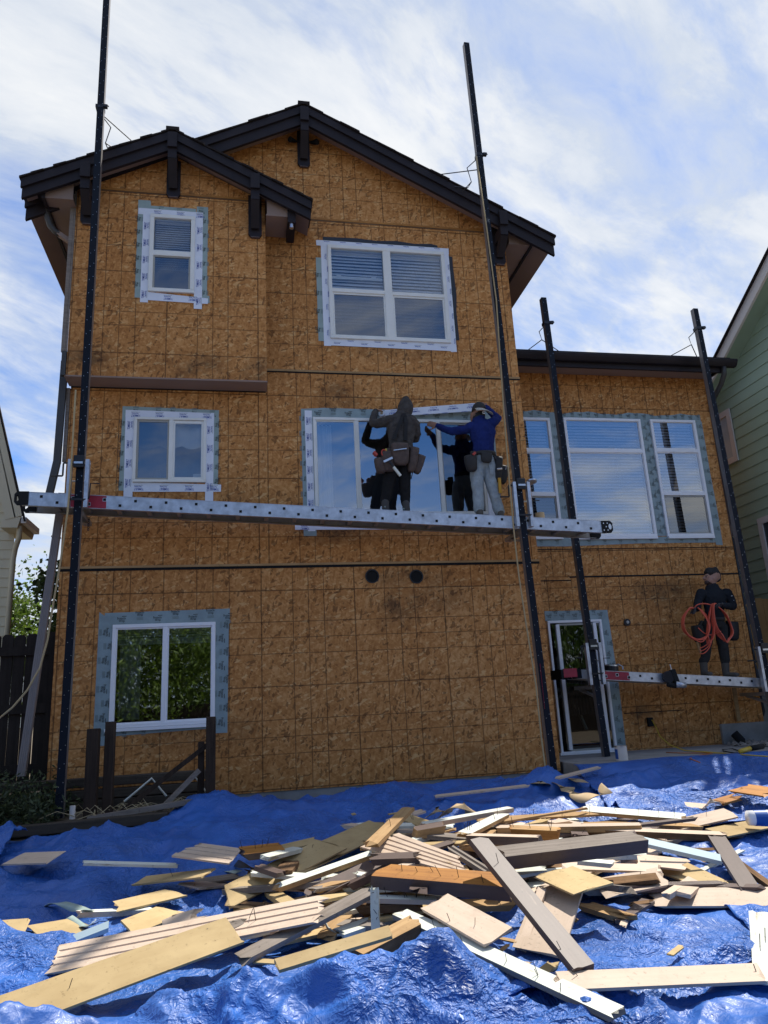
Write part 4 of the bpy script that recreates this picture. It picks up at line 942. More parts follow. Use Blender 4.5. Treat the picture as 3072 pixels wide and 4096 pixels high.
def ropes():
    m = MB()
    pts = [pY(303, 1560, 8.70), pY(290, 1780, 8.70), pY(283, 1900, 8.69), pY(270, 2050, 8.66), pY(240, 2260, 8.6), pY(212, 2420, 8.6), pY(190, 2560, 8.6), pY(160, 2670, 8.6), pY(110, 2760, 8.6), pY(50, 2830, 8.6), pY(-60, 2920, 8.6)]
    m.tube(pts, .011, 6); tag(m.build('rope', ROPE, None, True), 'tan rope hanging beside the left pole and trailing out at the left', 'rope')
    m = MB()
    pts = [pY(1905, 625, 8.84), pY(1945, 900, 8.84), pY(1985, 1200, 8.84), pY(2012, 1600, 8.84), pY(2035, 1900, 8.8), pY(2055, 2120, 8.79), pY(2075, 2300, 8.82), pY(2105, 2500, 8.84), pY(2145, 2750, 8.84), pY(2165, 2950, 8.82), pY(2184, 3090, 8.8), pY(2178, 3140, 8.7), pY(2140, 3165, 8.55), pY(2060, 3175, 8.4)]
    m.tube(pts, .010, 6); tag(m.build('rope', ROPE, None, True), 'tan rope running down the tall right pole to the tarp', 'rope')
ropes()
# strip of tape stretched between the two men
def held_tape():
    m = MB(); Y = 9.50
    a, b = pY(1538, 1640, Y), pY(1925, 1610, Y); c, d = pY(1925, 1642, Y), pY(1538, 1668, Y)
    m.prism([a, b, c, d], (0, .003, 0)); ax = (b-a).normalized(); up = (a-d).normalized(); L = (b-a).length
    for k in range(5):
        o = a.lerp(b, .10+k*.2)-up*.048; o.y -= .003
        m.text('TOMBUILT', o, -ax, -up, .034, 1); o2 = o+up*.028; m.text('Butyl Flashing', o2, -ax, -up, .019, 1)
        o3 = d.lerp(c, .02+k*.2)+up*.006; o3.y -= .003; m.text('TOMBUILT', o3, -ax, -up, .02, 1)
    tag(m.build('tape_strip', [TAPEW, INKB]), 'white printed tape strip stretched between the two men above the window', 'tape strip')
    m = MB(); p = pY(1528, 1656, 9.46); m.cyl(p, (.3, 1, .1), .045, .09, 16, 0); m.cyl(p, (.3, 1, .1), .02, .094, 10, 1)
    tag(m.build('tape_roll', [TAPEW, KRAFT]), 'white roll of tape in the raised hand of the hooded man', 'tape roll')
held_tape()

# ------------------------------------------------------------------ neighbours, fences, plants
def neighbour_right():
    X = 9.0; t = thing('neighbour_house', 'green lap sided house with pale trim at the right edge', 'house', (X, 12, .5))
    y0, y1 = 9.3, 16.0
    pk = 8.6                      # ridge at this y
    eave = lambda y: 8.33-.606*(y-9.48)
    m = MB(); e = .205; z = .8; k = 0
    while z < 9.6:
        ya = y0; yb = min(y1, 9.48+(8.33-z-.05)/.606+.2)
        if yb > ya+.2: m.prism([(X, ya, z), (X-.018, ya, z), (X-.004, ya, z+e), (X, ya, z+e)], (0, yb-ya, 0))
        z += e
    m.build('wall', GRN, t)
    m = MB(); m.quad((X+.002, y0, .4), (X+.002, 15.9, .4), (X+.002, 15.9, eave(15.9)), (X+.002, y0, eave(y0))); m.build('wall_backing', GRN, t)
    m = MB()
    A, Bp = Vector((X-.32, 9.2, eave(9.2))), Vector((X-.32, 15.5, eave(15.5)))
    m.bar(A, Bp, .05, .20, 0); m.build('rake_board', CREAM if False else PINKW, t)
    m = MB(); m.bar(A+Vector((-.03, 0, .12)), Bp+Vector((-.03, 0, .115)), .10, .018); m.quad((X-.34, 9.2, eave(9.2)+.13), (X-.34, 15.5, eave(15.5)+.13), (X+4, 15.5, eave(15.5)+.13), (X+4, 9.2, eave(9.2)+.13)); m.build('roof', SHINGLE, t)
    m = MB(); m.quad((X-.30, 9.2, eave(9.2)-.09), (X-.30, 15.5, eave(15.5)-.09), (X, 15.5, eave(15.5)-.09), (X, 9.2, eave(9.2)-.09)); m.build('soffit', GRN, t)
    for (ya, yb, za, zb) in ((11.42, 12.6, 5.53, 6.56), (10.3, 11.22, 2.3, 4.35)):
        m = MB()
        for a, b, c, d in ((ya, yb, zb-.11, zb), (ya, yb, za, za+.11), (ya, ya+.11, za+.11, zb-.11), (yb-.11, yb, za+.11, zb-.11)): m.box(X-.05, X-.022, a, b, c, d)
        if zb < 5: m.box(X-.045, X-.022, ya+.11, yb-.11, 3.4, 3.45)
        w = m.build('window', PINKW, t)
        m = MB(); m.quad((X-.024, ya+.1, za+.1), (X-.024, yb-.1, za+.1), (X-.024, yb-.1, zb-.1), (X-.024, ya+.1, zb-.1)); m.build('pane', mat('pale_pane', (.45, .52, .56), .08, spec=.8) if zb > 5 else mat('dark_pane', (.06, .07, .075), .06, spec=.8), w)
neighbour_right()
def neighbour_left():
    Y = 13.0; t = thing('neighbour_house', 'cream house with dark shingle edge cut off by the left edge', 'house', (-6, Y, .5))
    a, b = pY(-420, -190, Y-.45), pY(88, 2062, Y-.45)
    m = MB(); d = (b-a).normalized(); m.bar(a, b, .06, .24, 0, up=(0, 1, 0)); 
    m = MB(); off = Vector((-d.z, 0, d.x)); off = off if off.z < 0 else -off
    m.prism([a, b, b+off*.26, a+off*.26], (0, .05, 0)); m.build('rake_board', CREAM, t)
    m = MB(); m.prism([a-off*.03, b-off*.03+d*.1, b+d*.1-off*.004, a-off*.004], (0, .06, 0)); m.build('roof', SHINGLE, t)
    m = MB(); m.prism([a+off*.10, b+off*.10, b+off*.12, a+off*.12], (0, .45, 0)); m.build('soffit', CREAM, t)
    m = MB(); e = b; m.prism([(e.x-.32, Y-.44, e.z-.0), (e.x-.02, Y-.44, e.z-.02), (e.x-.06, Y-.44, e.z-.20), (e.x-.32, Y-.44, e.z-.20)], (0, .9, 0)); m.build('eave_return', CREAM, t)
    m = MB(); m.box(e.x-.02, e.x+.06, Y-.42, Y+.4, e.z-.12, e.z-.02); m.build('gutter', PINKW, t)
    m = MB(); z = .5
    while z < e.z+4:
        xr = e.x-.22 if z < e.z else e.x-.22-(z-e.z)/abs(d.z/d.x); m.prism([(xr, Y-.02, z), (xr, Y, z), (xr, Y, z+.16), (xr, Y-.006, z+.16)], (-6, 0, 0)); z += .16
    m.build('wall', CREAM, t)
    m = MB(); x = e.x-.16; m.tube([(e.x-.06, Y-.35, e.z-.15), (e.x-.06, Y-.3, e.z-.32), (x, Y-.12, e.z-.48), (x-.03, Y-.08, e.z-.65), (x-.04, Y-.07, .6)], .045, 8); m.build('downspout', CREAM, t, True)
neighbour_left()
def fence_dark():
    Y = 9.95; t = thing('fence', 'dark stained picket fence at the left between the houses', 'fence', (-3, Y, .7))
    m = MB(); x = -2.40
    while x > -4.4:
        w = .135; zt = 2.57+.02*rng.random(); zb = .72
        m.prism([(x, Y, zb), (x, Y, zt-.035), (x-.03, Y, zt), (x-w+.03, Y, zt), (x-w, Y, zt-.035), (x-w, Y, zb)], (0, .02, 0)); x -= w+.006+.008*rng.random()
    m.build('pickets', FENCE, t)
    for z in (2.38, 1.68, .98):
        m = MB(); m.box(-4.4, -2.38, Y-.042, Y-.001, z-.06, z+.05); m.build('rail', FENCE, t)
    m = MB(); m.box(-2.40, -2.29, Y-.05, Y+.05, .5, 2.6); m.build('post', FENCE, t)
fence_dark()
def fence_new():
    Y = 11.3; t = thing('fence', 'new orange cedar fence behind the far right pole', 'fence', (8.5, Y, .8)); m = MB(); x = 7.98
    while x < 10.4:
        m.box(x, x+.138, Y, Y+.02, .9, 2.93+.03*rng.random()); x += .143
    m.build('pickets', CEDARF, t); m = MB(); m.box(7.98, 10.4, Y+.02, Y+.06, 2.4, 2.5); m.build('rail', CEDARF, t)
    m = MB(); m.box(7.98, 9.0, 10.75, 10.95, .6, 1.75); tag(m.build('retaining_wall', CONC), 'low grey concrete wall right of the wing', 'wall')
    m = MB(); m.prism([(6.98+7*.0, 10.5, .66)]*0 or [(7.36, 10.42, 1.48), (7.42, 10.42, 1.48), (7.50, 10.55, .98), (7.44, 10.55, .98)], (0, .025, 0)); tag(m.build('leaning_stick', RAW), 'pale stick leaning on the wing wall under the lower plank', 'stick')
fence_new()
def leaf_cloud(m, c, R, n, size, squash=(1, 1, 1), mi=0, shell=.35, rag=.35, droop=0):
    """n small leaf faces in clumps through an uneven crown"""
    c = Vector(c); clumps = []
    for k in range(max(6, n//90)):
        d = Vector(rng.normal(size=3)).normalized(); r = R*(shell+(1-shell)*rng.random()**.6)*(1+rag*(rng.random()-.5))
        clumps.append((c+Vector((d.x*r*squash[0], d.y*r*squash[1], d.z*r*squash[2])), R*(.16+.16*rng.random())))
    for i in range(n):
        p, cr = clumps[int(rng.integers(len(clumps)))]
        q = p+Vector(rng.normal(size=3))*cr*.62
        a = Vector(rng.normal(size=3)).normalized(); b = a.cross(Vector(rng.normal(size=3))).normalized()
        if droop: a = (a*.6+Vector((0, 0, -droop))).normalized(); b = a.cross(Vector((rng.random()-.5, rng.random()-.5, .3))).normalized()
        s = size*(.6+.8*rng.random()); l = s*(1.0 if not droop else 2.2)
        m.quad(q-a*l*.5, q+b*s*.28, q+a*l*.5, q-b*s*.28, mi)
def tree(label, base, h, R, n, size, leaf, squash=(1, 1, 1), group=None, name='tree', droop=0):
    base = Vector(base); t = thing(name, label, 'tree', base, group)
    m = MB(); top = base+Vector((.1, 0, h*.62)); m.tube([base, base.lerp(top, .4)+Vector((.08, .03, 0)), top], [.16*h/6, .11*h/6, .05*h/6], 9)
    cc = base+Vector((0, 0, h-R*squash[2]))
    for k in range(9):
        d = Vector((rng.normal(), rng.normal(), .5+rng.random())).normalized(); s = base.lerp(top, .45+.06*k); m.tube([s, s+d*R*.45, s+d*R*.85+Vector((0, 0, .1))], [.05*h/6, .03*h/6, .012*h/6], 6)
    m.build('trunk', BARK, t, True)
    m = MB(); leaf_cloud(m, cc, R, n, size, squash, droop=droop); m.build('crown', leaf, t)
    return t
tree('bright green leafy tree beyond the dark fence at the left edge', (-7.25, 22, .3), 5.7, 1.75, 15000, .13, LEAF, (1, 1, 1.1))
tree('large dark leafed tree mirrored in the lower left window', (-5.2, -9.5, -.1), 8.2, 3.9, 48000, .105, LEAF, (1.25, .8, 1.0), droop=.4)
tree('broad bushy tree behind the photographer, mirrored in the ground floor panes', (.6, -13, -.1), 6.0, 3.1, 22000, .12, LEAF, (1.4, .8, .9), droop=.4)
for k, (x, y, h, R) in enumerate(((8.5, -12, 6.4, 3.2), (-13, -12, 7.0, 3.6), (16, -13, 6.0, 3.2))):  # unseen trees added to block the white horizon in the glass reflections
    tree(['bushy tree behind the photographer on the door side', 'bushy tree far behind the photographer on the garden bed side', 'bushy tree far behind the photographer on the patio side'][k], (x, y, -.1), h, R, 9000, .22, LEAF, (1.5, .8, .9), droop=.5)
def backdrop_fence():  # unseen fence, added so the door glass mirrors something dark
    t = thing('fence', 'long dark fence across the yard behind the photographer', 'fence', (2, -9, 0)); m = MB(); x = -16
    while x < 22: m.box(x, x+.142, -9, -8.98, -.05, 1.85+.03*rng.random()); x += .15
    m.build('pickets', FENCE, t); m = MB(); m.box(-16, 22, -8.979, -8.94, 1.5, 1.6); m.build('rail', FENCE, t)
backdrop_fence()
m = MB(); leaf_cloud(m, (-2.75, 12.2, 2.9), .9, 2600, .10, (.32, 1.2, 1.5)); 
for k in range(4): m.tube([(-2.75, 11.8+.3*k, .4), (-2.7, 11.8+.3*k, 3.2)], [.03, .012], 5)
tag(m.build('ivy_shrub', LEAFD), 'dark narrow climbing shrub against the left side of the house', 'shrub')
def planter():
    t = thing('planter_bed', 'raised garden bed of dark timbers at the foot of the left pole', 'planter', (-1.8, 8.8, .3))
    for z, dz, x1 in ((.33, .105, -.80), (.44, .105, -.80)):
        m = MB(); m.bar((-4.6, 8.55, z-.03), (x1, 8.62, z+.03 if z > .4 else z), .14, dz); bevel(m.build('timber', BEDWOOD, t), .01)
    for z in (.58, .69, .82):
        m = MB(); m.bar((-4.2, 9.36, z-.01), (-.42, 9.36, z), .13, .10); bevel(m.build('timber', BEDWOOD, t), .01)
    m = MB()
    xs = np.linspace(-4.5, -.45, 60); ys = np.linspace(8.62, 9.5, 14)
    P = lambda i, j: (xs[i], ys[j], .47+.05*(ys[j]-8.6)+.05*mnoise.noise((xs[i]*3, ys[j]*3, 2)))
    for i in range(59):
        for j in range(13): m.quad(P(i, j), P(i+1, j), P(i+1, j+1), P(i, j+1))
    m.build('soil', DIRT, t, True)
    for (x, y, zb, zt, w, lab) in ((-1.63, 8.86, .42, 1.41, .128, 'thick dark post left of the ground floor window, nearest the pole'), (-1.475, 8.98, .42, 1.475, .105, 'taller grey streaked post just behind the thick dark post'),
                              (-.378, 8.93, .42, 1.47, .105, 'dark weathered post at the right end of the garden bed'), (-.487, 9.0, .42, 1.20, .07, 'short dark stake against the right post of the garden bed')):
        m = MB(); m.box(-w/2, w/2, -w/2, w/2, 0, zt-zb); o = m.build('wooden_post', POSTWOOD); o.location = (x, y, zb); bevel(o, .01); tag(o, lab, 'post', 'old posts standing in the garden bed')
    m = MB(); m.bar((-1.35, 8.82, .50), (-.42, 8.96, 1.16), .035, .05); tag(m.build('brace_board', POSTWOOD), 'thin dark board slanting up to the right post of the bed', 'board')
    m = MB(); m.bar((-.95, 8.8, .48), (-.50, 8.9, .90), .05, .05); tag(m.build('brace_board', GREYWOOD), 'short grey board leaning by the right post of the bed', 'board')
    m = MB(); m.bar((-1.62, 8.70, .50), (-.55, 8.70, .60), .09, .05); tag(m.build('bed_plank', GREYWOOD), 'weathered plank lying along the front timber of the bed', 'board')
    for a, b, c, lab in (((-1.30, 8.98, .62), (-1.02, 9.0, .84), (-.86, 9.02, .64), 'bent white metal angle among the weeds, left one'), ((-.80, 9.1, .64), (-.56, 9.1, .82), (-.40, 9.1, .60), 'bent white metal angle among the weeds, by the right post')):
        m = MB(); m.tube([a, b, c], .012, 4); tag(m.build('metal_angle', WHITEB), lab, 'metal strip')
    m = MB(); m.cyl((-1.78, 8.72, .575), (0, 0, 1), .03, .13, 12); tag(m.build('pipe_stub', PINKW), 'short pale pipe stub beside the left pole', 'pipe')
    m = MB()
    for k in range(1500):
        x = -4.3+2.35*rng.random()**.8; y = 8.62+.75*rng.random(); h = .15+.4*rng.random()*min(1, max(.25, (-1.85-x)/.4)); p = Vector((x, y, .47)); d = Vector((rng.normal()*.16, rng.normal()*.10, h))
        for s in np.linspace(.15, 1, 5):
            q = p+d*s+Vector(rng.normal(size=3))*.012; a = Vector(rng.normal(size=3)).normalized(); b = a.cross(Vector(rng.normal(size=3))).normalized(); l = .02+.02*rng.random()
            m.quad(q-a*l, q+b*l*.35, q+a*l, q-b*l*.35)
    tag(m.build('weeds', WEED), 'low grey green weeds growing in the left of the bed', 'weeds', kind='stuff')
    m = MB()
    for k in range(75):
        x = -1.75+1.3*rng.random(); y = 8.66+.5*rng.random(); a = rng.random()*6.3; l = .12+.3*rng.random(); p = Vector((x, y, .50+.05*rng.random())); m.tube([p, p+Vector((math.cos(a)*l*.5, math.sin(a)*l*.3, .03+.08*rng.random())), p+Vector((math.cos(a)*l, math.sin(a)*l*.5, .02*rng.random()))], .004, 4)
    tag(m.build('dry_stalks', DRY), 'dry pale stalks lying in the garden bed', 'stalks', kind='stuff')
planter()
def downspout_loose():
    m = MB(); a, b = pY(250, 1975, 9.40), pY(85, 3105, 9.1); d = b-a
    m.bar(a, b, .085, .065); 
    for s in (-.03, -.01, .01, .03): m.bar(a+Vector((s, -.034, 0)), b+Vector((s, -.034, 0)), .008, .006)
    p = a.lerp(b, .17); m.bar(p, p+d*.004, .10, .08)
    tag(m.build('downspout_pipe', TAUPEP), 'long taupe downspout leaning from the plank down to the fence', 'downspout')
downspout_loose()
def gravel():
    m = MB()
    for k in range(900):
        x = -.4+4.0*rng.random(); y = 9.2+.36*rng.random(); s = .012+.02*rng.random(); c = Vector((x, y, .40+.02*rng.random()))
        q = [c+Vector(rng.normal(size=3))*s*.35+Vector(v)*s for v in ((1, 0, 0), (0, 1, 0), (-1, 0, 0), (0, -1, 0), (0, 0, .8))]
        for a, b in ((0, 1), (1, 2), (2, 3), (3, 0)): m.poly([q[a], q[b], q[4]])
    for k in range(300):
        x = 7.0+1.6*rng.random(); y = 9.6+.8*rng.random(); s = .02+.035*rng.random(); c = Vector((x, y, .67))
        q = [c+Vector(rng.normal(size=3))*s*.3+Vector(v)*s for v in ((1, 0, 0), (0, 1, 0), (-1, 0, 0), (0, -1, 0), (0, 0, .8))]
        for a, b in ((0, 1), (1, 2), (2, 3), (3, 0)): m.poly([q[a], q[b], q[4]])
    tag(m.build('gravel', GRAVEL), 'loose stones and rubble along the foundation', 'gravel', kind='stuff')
gravel()
# ------------------------------------------------------------------ blue tarps
def ridge(x, y, s, seed, sharp=1.0):
    n = mnoise.noise((x*s+seed*7.1, y*s*1.0+seed*3.3, seed)); return (1-min(1, abs(n)*2.1))**(1.5*sharp)
def folds(x, y, seed=0, k=1.0):
    wx = x+.35*mnoise.noise((x*.8, y*.8, seed+9)); wy = y+.35*mnoise.noise((x*.8+5, y*.8, seed+4))
    h = .085*ridge(wx*.7+wy*.35, wy*1.5, .9, seed+1)+.05*ridge(wx*1.2, wy*1.6-wx*.4, 1.7, seed+2)+.022*ridge(wx, wy*1.2, 3.6, seed+3)+.010*ridge(wx+.3*wy, wy, 8, seed+5)
    return h*k+.05*k*mnoise.noise((x*.7, y*.9, seed))
def crease(x, y, seed):
    """sharp long pulled creases running several ways"""
    h = 0
    for a, s, st, amp in ((.3, 1.5, .3, .045), (1.2, 2.0, .28, .036), (2.1, 1.8, .3, .04), (2.7, 3.2, .3, .022), (.8, 5.0, .35, .013), (1.9, 6.0, .35, .011)):
        c, q = math.cos(a), math.sin(a); n = mnoise.noise(((x*c+y*q)*s+seed, (-x*q+y*c)*s*st+seed*2, a+seed))
        h += amp*max(0, 1-abs(n)*3.2)**1.4
    return h
def sheet(name, label, inside, nx, ny, zf, jag=0):
    """tarp over (s,t) in the unit square; inside(s,t)->(x,y), zf(x,y,s,t)->z"""
    V, Fc = [], []
    for j in range(ny+1):
        for i in range(nx+1):
            s, t = i/nx, j/ny; x, y = inside(s, t); V.append((x, y, zf(x, y, s, t)))
    w = nx+1
    Fc = [(j*w+i, j*w+i+1, (j+1)*w+i+1, (j+1)*w+i) for j in range(ny) for i in range(nx)]
    me = bpy.data.meshes.new(name); me.from_pydata(V, [], Fc); me.materials.append(TARP); me.polygons.foreach_set('use_smooth', [True]*len(Fc))
    o = bpy.data.objects.new(name, me); COL.objects.link(o)
    sd = o.modifiers.new('thickness', 'SOLIDIFY'); sd.thickness = .004; sd.offset = -1
    tag(o, label, 'tarp', 'blue tarps spread in front of the house'); return o
def edge_back(x):
    e = 8.50 if x < -1.1 else 8.50+.55*min(1, (x+1.1)/.9)
    return e+.10*mnoise.noise((x*1.3, 0, 3))-.06*abs(mnoise.noise((x*4, 1, 3)))
def tarp_main_z(x, y, s, t):
    kl = min(1, max(0, (x+1.25)/.7)); kb = min(1, max(0, (8.55-y)/.5)); k2 = min(1, max(0, (y-5.9)/.8))
    z = gz(x, y)+folds(x, y, 1, .62+.55*k2)*(kl+(1-kl)*(.3+.7*kb))-.05*(1-kl)*(1-kb)
    z += .07*kl*math.exp(-((y-8.4)/.35)**2)*(.4+.6*abs(mnoise.noise((x*1.1, 2, 5))))      # bunched back edge
    z += .16*math.exp(-((x+.25)/.55)**2-((y-8.62)/.30)**2)                               # hump at the right post of the bed
    z += .10*math.exp(-((x-1.7)/.5)**2-((y-8.7)/.2)**2)+.14*math.exp(-((x-3.3)/.4)**2-((y-8.5)/.3)**2)
    z -= .05*math.exp(-((y-6.3)/1.0)**2)
    z += .20*math.exp(-((x+1.55)/.42)**2-((y-5.45)/.42)**2)*(.6+.5*ridge(x, y, 1.3, 71))   # bulges at the left edge
    z += .6*crease(x, y, 2)-.012
    return max(z, gz(x, y)-.02)
sheet('tarp', 'broad blue tarp running from the garden bed under the boards', lambda s, t: (-5.2+9.9*s, 3.9+(edge_back(-5.2+9.9*s)-3.9)*t), 300, 190, tarp_main_z)
def front_z(x, y, s, t):
    k = min(1, max(0, (1.45-x)/.5)); k = k*k*(3-2*k)
    r = y-(4.06+.15*mnoise.noise((x*1.3, 0, 8)))
    crest = (.03+.19*k)*math.exp(-(r/(.17 if r < 0 else .16))**2)*(.10+1.15*ridge(x*1.0+.2, .3, 1.3, 21, .6))
    wx = x+.25*mnoise.noise((x*1.6, y*1.6, 3)); wy = y+.25*mnoise.noise((x*1.6+4, y*1.6, 8))
    cr = .060*ridge(wx*1.1+wy*.8, wy-.5*wx, 1.9, 61, 1.3)+.045*ridge(wx-wy*.6, wy*1.3, 3.4, 62, 1.2)+.016*ridge(wx+wy, wy, 7.5, 63)+.007*ridge(wx, wy-wx, 15, 64)
    z = .0+crest+cr*(1 if r < .12 else .4)+.03*mnoise.noise((x*.9, y*.9, 66))
    z += .9*crease(wx, wy, 5)*(1 if r < .12 else .5)
    if r > 0: z -= r*.6
    return max(z-.035, gz(x, y)-.05)
sheet('tarp', 'crumpled blue tarp heaped along the bottom edge of the picture', lambda s, t: (-3.2+7.2*s, 2.95+(1.62+.12*mnoise.noise((s*9, 3, 1)))*t), 420, 130, front_z)
def right_z(x, y, s, t):
    base = gz(x, y)
    k = min(1, max(0, (y-8.25)/.5)); k = k*k*(3-2*k)
    z = base*(1-k)+.662*k
    z += .16*math.exp(-((y-7.95-.25*mnoise.noise((x*.6, 0, 2)))/.20)**2)*(.5+.5*mnoise.noise((x*.8, 4, 4)))+.12*math.exp(-((y-7.2-.22*mnoise.noise((x*.5, 9, 2)))/.16)**2)
    z += (folds(x*.7, y*1.8, 31, .62)+.7*crease(x*.8, y*1.6, 7))*(1-.85*k)+.02*(1-k)
    return max(z, .661 if y > 8.74 else base+.006)
sheet('tarp', 'blue tarp folded up over the edge of the patio at the right', lambda s, t: (3.95+5.2*s+.5*(1-t)*(s-1), 6.6+(2.30+.14*mnoise.noise((s*6, 1, 7)))*t), 220, 130, right_z)
far_z = lambda x, y, s, t: max(gz(x, y)+.01+folds(x*1.3, y*1.3, 44, .4)+.7*crease(x, y, 9)-.01, gz(x, y)+.02)
sheet('tarp', 'loose blue tarp lying at the right edge beyond the grey beam', lambda s, t: (2.75+3.4*s+.9*t, 3.5+3.5*t+.1*mnoise.noise((s*5, 2, 2))), 170, 170,
      lambda x, y, s, t: max(gz(x, y)+.01+folds(x*1.3, y*1.3, 44, .4)+.7*crease(x, y, 9)-.01, gz(x, y)+.02))
sheet('tarp', 'dark bunch of blue tarp at the left edge under the garden bed', lambda s, t: (-3.25+1.15*s, 6.55+1.75*t), 60, 70,
      lambda x, y, s, t: gz(x, y)+.08+.22*math.exp(-((s-.28)/.3)**2-((t-.7)/.35)**2)+folds(x*1.5, y*1.5, 51, 1.1))

# ------------------------------------------------------------------ torn-off boards
def board(name, mt, p, q, w, th, roll=14, label=None, cat=None, group=None, grooves=0, rag=.012, nails=0, taper=(1, 1), skew=(0, 0), edge=None, sag=0, cut=None):
    """one board from p to q (mid points of its ends); roll lifts the far long edge; grooves run along it"""
    p, q = Vector(p), Vector(q); L = (q-p).length; d = (q-p)/L
    sd = d.cross(Vector((0, 0, 1))).normalized()
    if sd.y < 0: sd = -sd
    up = sd.cross(d); up = -up if up.z < 0 else up
    r = math.radians(roll); s2 = sd*math.cos(r)+up*math.sin(r); u2 = up*math.cos(r)-sd*math.sin(r)
    prof = []                                   # across the width, top side
    if grooves:
        n = grooves; xs = [-.5]
        for k in range(1, n+1):
            c = -.5+k/(n+1); g = .012/w; xs += [c-g, c-g*.6, c+g*.6, c+g]
        xs.append(.5); hs = [.5]
        for k in range(n): hs += [.5, -.05, -.05, .5]
        hs.append(.5); prof = list(zip(xs, hs))
    else: prof = [(x, .5) for x in np.linspace(-.5, .5, 6)]
    loop = prof+[(.5, -.5), (-.5, -.5)]; nl = 9
    V, Fc, MI = [], [], []
    ro = [rng.normal(size=len(loop))*rag, rng.normal(size=len(loop))*rag]
    for i in range(nl):
        f = i/(nl-1); ww = w*(taper[0]+(taper[1]-taper[0])*f)
        for k, (x, h) in enumerate(loop):
            e = 0
            if i == 0: e = ro[0][k]+skew[0]*x*w
            if i == nl-1: e = ro[1][k]+skew[1]*x*w
            lx = f*L+e; jit = .0015*mnoise.noise((f*9, k, L))
            V.append((lx, x*ww+jit, h*th-sag*4*f*(1-f)))
    K = len(loop)
    for i in range(nl-1):
        for k in range(K):
            j = (k+1) % K; Fc.append((i*K+k, i*K+j, (i+1)*K+j, (i+1)*K+k)); MI.append(1 if (edge is not None and k in (K-3, K-2, K-1)) else 0)
    Fc.append(tuple(range(K-1, -1, -1))); MI.append(1 if edge is not None else 0); Fc.append(tuple((nl-1)*K+k for k in range(K))); MI.append(1 if edge is not None else 0)
    mats = [mt]+([edge] if edge is not None else [])
    if nails:
        if edge is None: mats.append(mt)
        mats.append(STEELK)
        for _ in range(nails):
            x, y = L*(.04+.92*rng.random()), w*(rng.random()-.5)*.8; h = .03+.045*rng.random(); a = rng.normal(size=2)*.015; n0 = len(V)
            for z, k in ((th*.4, 0), (th*.5+h, 1)):
                for t in range(4): V.append((x+a[0]*k+.0022*math.cos(t*PI/2), y+a[1]*k+.0022*math.sin(t*PI/2), z))
            for t in range(4): Fc.append((n0+t, n0+(t+1) % 4, n0+4+(t+1) % 4, n0+4+t)); MI.append(2)
            Fc.append((n0+4, n0+5, n0+6, n0+7)); MI.append(2)
    me = bpy.data.meshes.new(name); me.from_pydata(V, [], Fc)
    for m_ in mats: me.materials.append(m_)
    me.polygons.foreach_set('material_index', MI)
    bm = bmesh.new(); bm.from_mesh(me); bmesh.ops.recalc_face_normals(bm, faces=bm.faces); bm.to_mesh(me); bm.free()
    o = bpy.data.objects.new(name, me); COL.objects.link(o)
    o.matrix_world = Matrix(((d.x, s2.x, u2.x, p.x), (d.y, s2.y, u2.y, p.y), (d.z, s2.z, u2.z, p.z), (0, 0, 0, 1)))
    return tag(o, label, cat, group)
S, H, T_, L_, X_ = 'siding_board', 'hardboard_sheet', 'trim_board', 'lumber_beam', 'wood_scrap'
